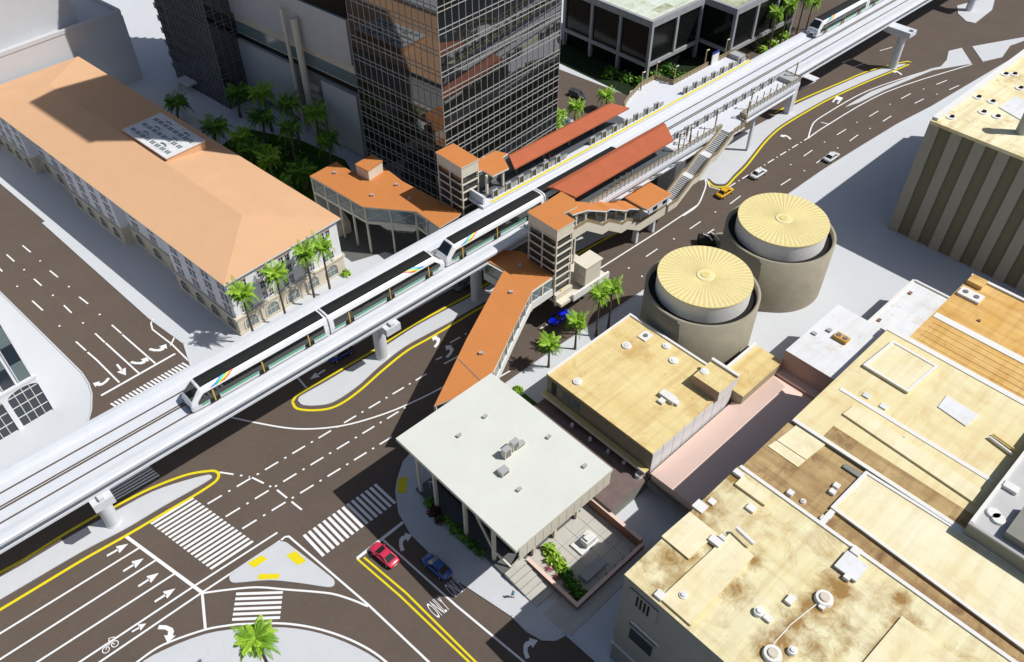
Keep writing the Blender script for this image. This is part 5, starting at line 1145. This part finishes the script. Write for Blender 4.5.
def palm_proto(name, seed, m1, m2, h=7.0, n=40):
    rr = random.Random(seed); t = thing(name, 'x', 'palm tree', (0, 0, 0))
    b = MB(); bend = rr.uniform(-.7, .7); pts = [(bend*(k/6)**2, .2*bend*math.sin(k), h*k/6) for k in range(7)]
    b.tube(pts, [.26, .2, .17, .155, .15, .145, .19], trunk_m, 10); top = Vector(pts[-1])
    b.build('trunk', t, None)
    b = MB()
    for i in range(n):
        az = i*2.399963+rr.uniform(-.2, .2); u = i/n
        frond(b, top, az, rr.uniform(1.7, 2.7)*(1-.2*(1-u)), .3+.95*u+rr.uniform(-.1, .15), 1.05-1.15*u, rr.uniform(.38, .55), m1 if rr.random() < .65 else m2, rr, m2)
    b.build('crown', t, None)
    return t
protos = {}
def plant_palm(label, loc, h, deep=False, group=None, wide=1.0):
    key = (deep, rnd.randrange(3)); c = 1.18*wide
    if key not in protos: t = palm_proto('palm_tree', 11+key[1]+10*deep, leaf2_m if deep else leaf_m, bushd_m if deep else leaf2_m); protos[key] = t
    else: t = copy_thing(protos[key], loc, 0, label)
    t.location = loc; t.rotation_euler = (0, 0, rnd.uniform(0, 6.28)); t['label'] = label
    for ch in t.children:
        if ch.name.startswith('trunk'): ch.scale = (c, c, h/7.0)
        else: ch.scale = (c, c, c); ch.location = (0, 0, h-7.0*c)
    if group: t['group'] = group
    return t
def on_line(px, a, b):       # point of ground line a-b vertically below pixel px
    gg = P(px[0], px[1], 0); d = b-a
    t = -(a.x*gg.y-a.y*gg.x)/(d.x*gg.y-d.y*gg.x); return a+d*t
la, lb = HIST.w(0, -3.6), HIST.w(23, -3.6)
for px, lab in (((241, 292.5), 'palm at the left corner of the white facade'), ((274.5, 273), 'palm in front of the second arch from the left on the white facade'), ((304.5, 252.5), 'palm in front of the middle right arches of the white facade'), ((321, 245.5), 'palm at the right end of the white facade, close to its neighbour')):
    p = on_line(px, la, lb); h = z_above(p, *px); plant_palm(lab, (p.x, p.y, 0), h)
for px, bx, lab in (((606, 294), (596, 336), 'tallest palm beside the tan roof near the round tank'), ((583, 321), (575, 349), 'middle palm of the row along the tan roof'), ((552, 343), (548.5, 367), 'lowest palm at the left corner of the tan roof'), ((616, 287), (608, 329), 'palm directly behind the tallest palm by the round tank')):
    p = P(*bx); h = z_above(p, *px); plant_palm(lab, (p.x, p.y, 0), h, wide=.85)
p = P(280, 690); plant_palm('palm on the white corner island at the bottom edge', (p.x, p.y, 0), z_above(p, 265, 634), wide=1.0)
for px, bx, lab in (((605, 94), (606, 110), 'palm rising behind the right end of the far red canopy'), ((573.5, 106), (574.5, 123), 'palm behind the middle of the far red canopy'), ((557, 115), (559, 130), 'palm between glass tower and far red canopy, upper of two'), ((549, 125), (551, 140), 'palm between glass tower and far red canopy, lower of two'),
                    ((774, 12), (768, 52), 'tall palm left of the group beside the black glass block'), ((786, 4), (780, 44), 'tall palm in the middle of the group beside the black glass block'), ((800, -3), (796, 36), 'tall palm at the right of the group beside the black glass block'), ((809, 2), (806, 30), 'short palm nearest the departing train')):
    p = P(*bx); plant_palm(lab, (p.x, p.y, 0), z_above(p, *px), wide=1.0)
park = [((176.5, 103), (180, 124), 'lone palm on the shaded plaza behind the peach roof'), ((234.6, 93.7), (240.6, 117), 'palm against the corner of the dark gridded tower'), ((265, 91), (272, 131), 'tall palm in front of the grey podium panel'), ((292, 104), (302, 150), 'tall palm left of the two round podium columns'),
        ((314.7, 112), (322, 152), 'palm right of the two round podium columns'), ((289, 130), (297, 165), 'palm in the middle of the shaded park'), ((328, 142), (333, 172), 'palm at the right edge of the shaded park'), ((241, 136), (248, 163), 'palm at the left of the shaded park by the peach roof'),
        ((212, 127), (217, 151), 'broad palm at the left tip of the shaded park'), ((301, 168), (306, 188), 'low palm in front of the park near the orange hall'), ((268, 157), (273, 180), 'low palm close behind the peach roof in the park'), ((282, 187), (287, 203), 'palm at the near end of the park beside the roof corner'), ((262, 118), (268, 152), 'palm in the dense back row of the shaded park'), ((254, 147), (259, 172), 'palm half hidden behind the peach roof edge')]
for px, bx, lab in park:
    p = P(*bx); plant_palm(lab, (p.x, p.y, 0), z_above(p, *px), deep=rnd.random() < .7, wide=rnd.uniform(1.1, 1.55))  # most park palms take the deeper leaf colour to stand in for shade
m = MB(); m.sheet(PX((216, 150), (245, 128), (300, 140), (345, 160), (356, 178), (320, 215), (280, 215), (240, 180)), .03, grass_m); struct(m.build('lawn', origin=(P(280, 170).x, P(280, 170).y, 0)))
def bush(loc, r_, m1, m2, label, cat='shrub', seed=0, flat=.8, n=260, group=None, name='shrub'):
    rr = random.Random(seed); b = MB(); c = Vector(loc)
    for i in range(n):
        d = Vector((rr.gauss(0, 1), rr.gauss(0, 1), rr.gauss(0, 1))).normalized(); d.z = abs(d.z)
        p = c+Vector((d.x*r_, d.y*r_, d.z*r_*flat*1.3))*rr.uniform(.55, 1.05)*(1+.2*math.sin(3*d.x+5*d.y+seed))
        a = Vector((rr.uniform(-1, 1), rr.uniform(-1, 1), rr.uniform(-.4, .8))).normalized()*r_*.24; q = d.cross(a).normalized()*r_*.13
        b.poly([p-a, p+q, p+a, p-q], m1 if rr.random() < .7 else m2)
    o = b.build(name, origin=loc); tag(o, label, cat, group); return o
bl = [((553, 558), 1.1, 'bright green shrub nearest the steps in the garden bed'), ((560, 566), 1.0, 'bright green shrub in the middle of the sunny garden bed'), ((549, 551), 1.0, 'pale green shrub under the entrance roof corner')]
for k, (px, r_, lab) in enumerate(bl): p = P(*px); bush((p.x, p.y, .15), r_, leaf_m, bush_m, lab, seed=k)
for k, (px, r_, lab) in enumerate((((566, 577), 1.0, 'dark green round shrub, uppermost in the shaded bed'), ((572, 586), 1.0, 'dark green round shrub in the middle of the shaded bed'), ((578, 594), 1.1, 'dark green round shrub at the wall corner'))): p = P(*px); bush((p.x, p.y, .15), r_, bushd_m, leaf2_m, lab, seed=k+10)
for k, (px, lab) in enumerate((((549, 570), 'pink flowering plant at the bed edge by the steps'), ((557, 578), 'pink flowering plant among the bright shrubs'), ((562, 562), 'pink flowering plant on the path side of the bed'))): p = P(*px); bush((p.x, p.y, .15), .55, pinkfl, leaf_m, lab, 'flower', k+20, n=90, name='flowering_plant')
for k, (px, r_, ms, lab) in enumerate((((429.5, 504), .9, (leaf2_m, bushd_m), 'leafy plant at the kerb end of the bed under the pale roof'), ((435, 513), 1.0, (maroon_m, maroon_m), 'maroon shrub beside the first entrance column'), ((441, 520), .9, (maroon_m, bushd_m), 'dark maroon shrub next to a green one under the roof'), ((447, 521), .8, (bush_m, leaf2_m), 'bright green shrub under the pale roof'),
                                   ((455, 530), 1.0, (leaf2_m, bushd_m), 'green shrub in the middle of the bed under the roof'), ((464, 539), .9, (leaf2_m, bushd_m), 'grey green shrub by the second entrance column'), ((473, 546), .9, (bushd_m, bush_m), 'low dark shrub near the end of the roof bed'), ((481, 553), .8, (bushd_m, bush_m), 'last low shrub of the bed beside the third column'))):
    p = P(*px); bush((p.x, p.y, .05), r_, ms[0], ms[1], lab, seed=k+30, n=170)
p = P(346.5, 274.5); bush((p.x, p.y, 0), .9, leaf_m, bush_m, 'bright shrub at the right corner of the white facade', seed=50)
for k, (px, lab) in enumerate((((762, 52), 'lime shrub left of the palms by the black block'), ((772, 45), 'lime shrub under the palms by the black block'), ((783, 38), 'lime shrub right under the tallest palms'))): p = P(*px); bush((p.x, p.y, 0), 1.6, leaf_m, bush_m, lab, seed=60+k)
for k, px in enumerate(((610, 75), (626, 80), (640, 85), (655, 78), (668, 72), (680, 80))):
    p = P(*px); bush((p.x, p.y, 0), 2.0, bushd_m, leaf2_m, ('dark shrub at the foot of the black glass block, %s from the left' % ORD[k]), seed=70+k)
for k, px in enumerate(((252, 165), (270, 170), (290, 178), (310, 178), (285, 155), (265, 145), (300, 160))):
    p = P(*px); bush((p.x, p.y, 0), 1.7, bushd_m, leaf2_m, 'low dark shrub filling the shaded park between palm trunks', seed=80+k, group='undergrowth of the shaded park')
p = P(518, 391); bush((p.x, p.y, 0), .9, leaf_m, bush_m, 'yellow green shrub in the gap between pale roof and brown strip roof', seed=95)
# ================================================================== PEOPLE
def person(label, loc, ang, shirt, legs, phase=1):
    me = bpy.data.meshes.new('person'); bm = bmesh.new()
    J = dict(pelvis=(0, 0, .95), chest=(0.03, 0, 1.32), neck=(.04, 0, 1.48), head=(.07, 0, 1.63), crown=(.07, 0, 1.74), ls=(.02, .19, 1.40), le=(-.06*phase, .25, 1.13), lw=(.10*phase, .27, .90), lh=(.14*phase, .27, .82), rs=(.02, -.19, 1.40), re=(.02*phase, -.25, 1.13), rw=(-.02+.12*(1-phase), -.27, .9), rh=(.02, -.27, .82),
             lk=(.12*phase, .10, .52), la=(.02, .10, .09), lt=(.16, .11, .04), rk=(.03, -.10, .50), ra=(-.18*phase, -.10, .10), rt=(-.04*phase, -.11, .04), lhip=(0, .09, .9), rhip=(0, -.09, .9))
    E_ = [('pelvis', 'chest'), ('chest', 'neck'), ('neck', 'head'), ('head', 'crown'), ('chest', 'ls'), ('ls', 'le'), ('le', 'lw'), ('lw', 'lh'), ('chest', 'rs'), ('rs', 're'), ('re', 'rw'), ('rw', 'rh'), ('pelvis', 'lhip'), ('pelvis', 'rhip'), ('lhip', 'lk'), ('lk', 'la'), ('la', 'lt'), ('rhip', 'rk'), ('rk', 'ra'), ('ra', 'rt')]
    Rd = dict(pelvis=.14, chest=.155, neck=.06, head=.095, crown=.07, ls=.07, rs=.07, le=.045, re=.045, lw=.035, rw=.035, lh=.04, rh=.04, lhip=.1, rhip=.1, lk=.065, rk=.065, la=.045, ra=.045, lt=.04, rt=.04)
    ks = list(J); vs = {k: bm.verts.new(J[k]) for k in ks}
    for a, b in E_: bm.edges.new((vs[a], vs[b]))
    bm.to_mesh(me); bm.free()
    o = bpy.data.objects.new('person', me); COL.objects.link(o)
    sm = o.modifiers.new('s', 'SKIN')
    for i, k in enumerate(ks): me.skin_vertices[0].data[i].radius = (Rd[k], Rd[k]*(.75 if k in ('chest', 'pelvis') else 1)); me.skin_vertices[0].data[i].use_root = k == 'pelvis'
    o.modifiers.new('u', 'SUBSURF').levels = 1
    bpy.context.view_layer.update()
    m2 = bpy.data.meshes.new_from_object(o.evaluated_get(bpy.context.evaluated_depsgraph_get())); bpy.data.objects.remove(o)
    o = bpy.data.objects.new('person', m2); COL.objects.link(o); m2.materials.clear()
    for m_ in (skin, shirt, legs, blackp): m2.materials.append(m_)
    for p in m2.polygons:
        z = p.center.z; p.material_index = 3 if z < .09 else 2 if (z < .98 and abs(p.center.y) < .2) else 1 if 1.0 < z < 1.47 else 3 if (z > 1.66 and p.center.x < .11) or z > 1.76 else 0; p.use_smooth = True
    o.location = loc; o.rotation_euler = (0, 0, ang); return tag(o, label, 'person')
cloth = lambda n, c: mat('cloth_'+n, c, .85, .1)
teal, navy, redc, whc, khaki = cloth('teal', (.03, .30, .40)), cloth('navy', (.02, .03, .08)), cloth('red', (.5, .03, .05)), cloth('white', (.7, .7, .7)), cloth('khaki', (.35, .28, .18))
p = P(513, 598); person('pedestrian in a teal shirt walking on the sunny pavement by the steps', (p.x, p.y, .12), 2.2, teal, khaki)
for px, sh, lg, lab, a in (((686, 139), redc, navy, 'passenger in red standing near the end of the red near canopy', 1), ((679.5, 143), teal, whc, 'passenger in teal standing at the near canopy corner', 3), ((684, 137), whc, navy, 'passenger in white beside the one in red', 2), ((549, 161), redc, navy, 'passenger in red under the far red canopy', .5), ((545, 166), whc, navy, 'passenger in white under the far red canopy', 2)):
    p = P(px[0], px[1], ZP); person(lab, (p.x, p.y, ZP), a, sh, lg, .4)
p = P(430, 490); t = thing('bicycle_rider_sign', 'small white sign pole with red head at the end of the planting bed', 'sign', (p.x, p.y, 0), 0)
m = MB(); m.tube([(p.x, p.y, 0), (p.x, p.y, 2.0)], [.05, .05], trim, 8); m.build('pole', t); m = MB(); m.box(p.x-.1, p.x+.7, p.y-.04, p.y+.04, 1.9, 2.1, trim); m.box(p.x+.5, p.x+.9, p.y-.06, p.y+.06, 1.85, 2.25, redc); m.build('sign_head', t)
# ================================================================== LIGHT, SKY, CAMERA
sun_dir = Vector((.993*math.cos(R_(52.4)), -.118*math.cos(R_(52.4)), math.sin(R_(52.4))))
sl = bpy.data.lights.new('sun', 'SUN'); sl.energy = 4.45; sl.angle = R_(.5); sl.color = (1.0, .975, .935)
so = bpy.data.objects.new('sun', sl); COL.objects.link(so); so.rotation_euler = sun_dir.to_track_quat('Z', 'Y').to_euler(); so.location = (60, 0, 150)
wd = bpy.data.worlds.new('World'); sc.world = wd; wd.use_nodes = True; nt = wd.node_tree
bg = nt.nodes['Background']; sky = nt.nodes.new('ShaderNodeTexSky'); sky.sky_type = 'NISHITA'; sky.sun_disc = False
sky.sun_elevation = R_(52.4); sky.sun_rotation = R_(96.8); sky.air_density = 1.0; sky.dust_density = 1.6; sky.ozone_density = 1.0
bg.inputs['Strength'].default_value = .07; nt.links.new(sky.outputs['Color'], bg.inputs['Color'])
cam = bpy.data.cameras.new('camera'); co = bpy.data.objects.new('camera', cam); COL.objects.link(co); sc.camera = co
cam.sensor_width = 36; cam.lens = FPX*36/1024; cam.clip_end = 5000; cam.clip_start = 1
co.location = (0, 0, H); co.rotation_euler = (math.pi/2-TH, 0, 0)
sc.view_settings.view_transform = 'Standard'; sc.view_settings.look = 'None'; sc.view_settings.exposure = 0.0; sc.view_settings.gamma = 1
sc.cycles.max_bounces = 6; sc.cycles.use_denoising = True
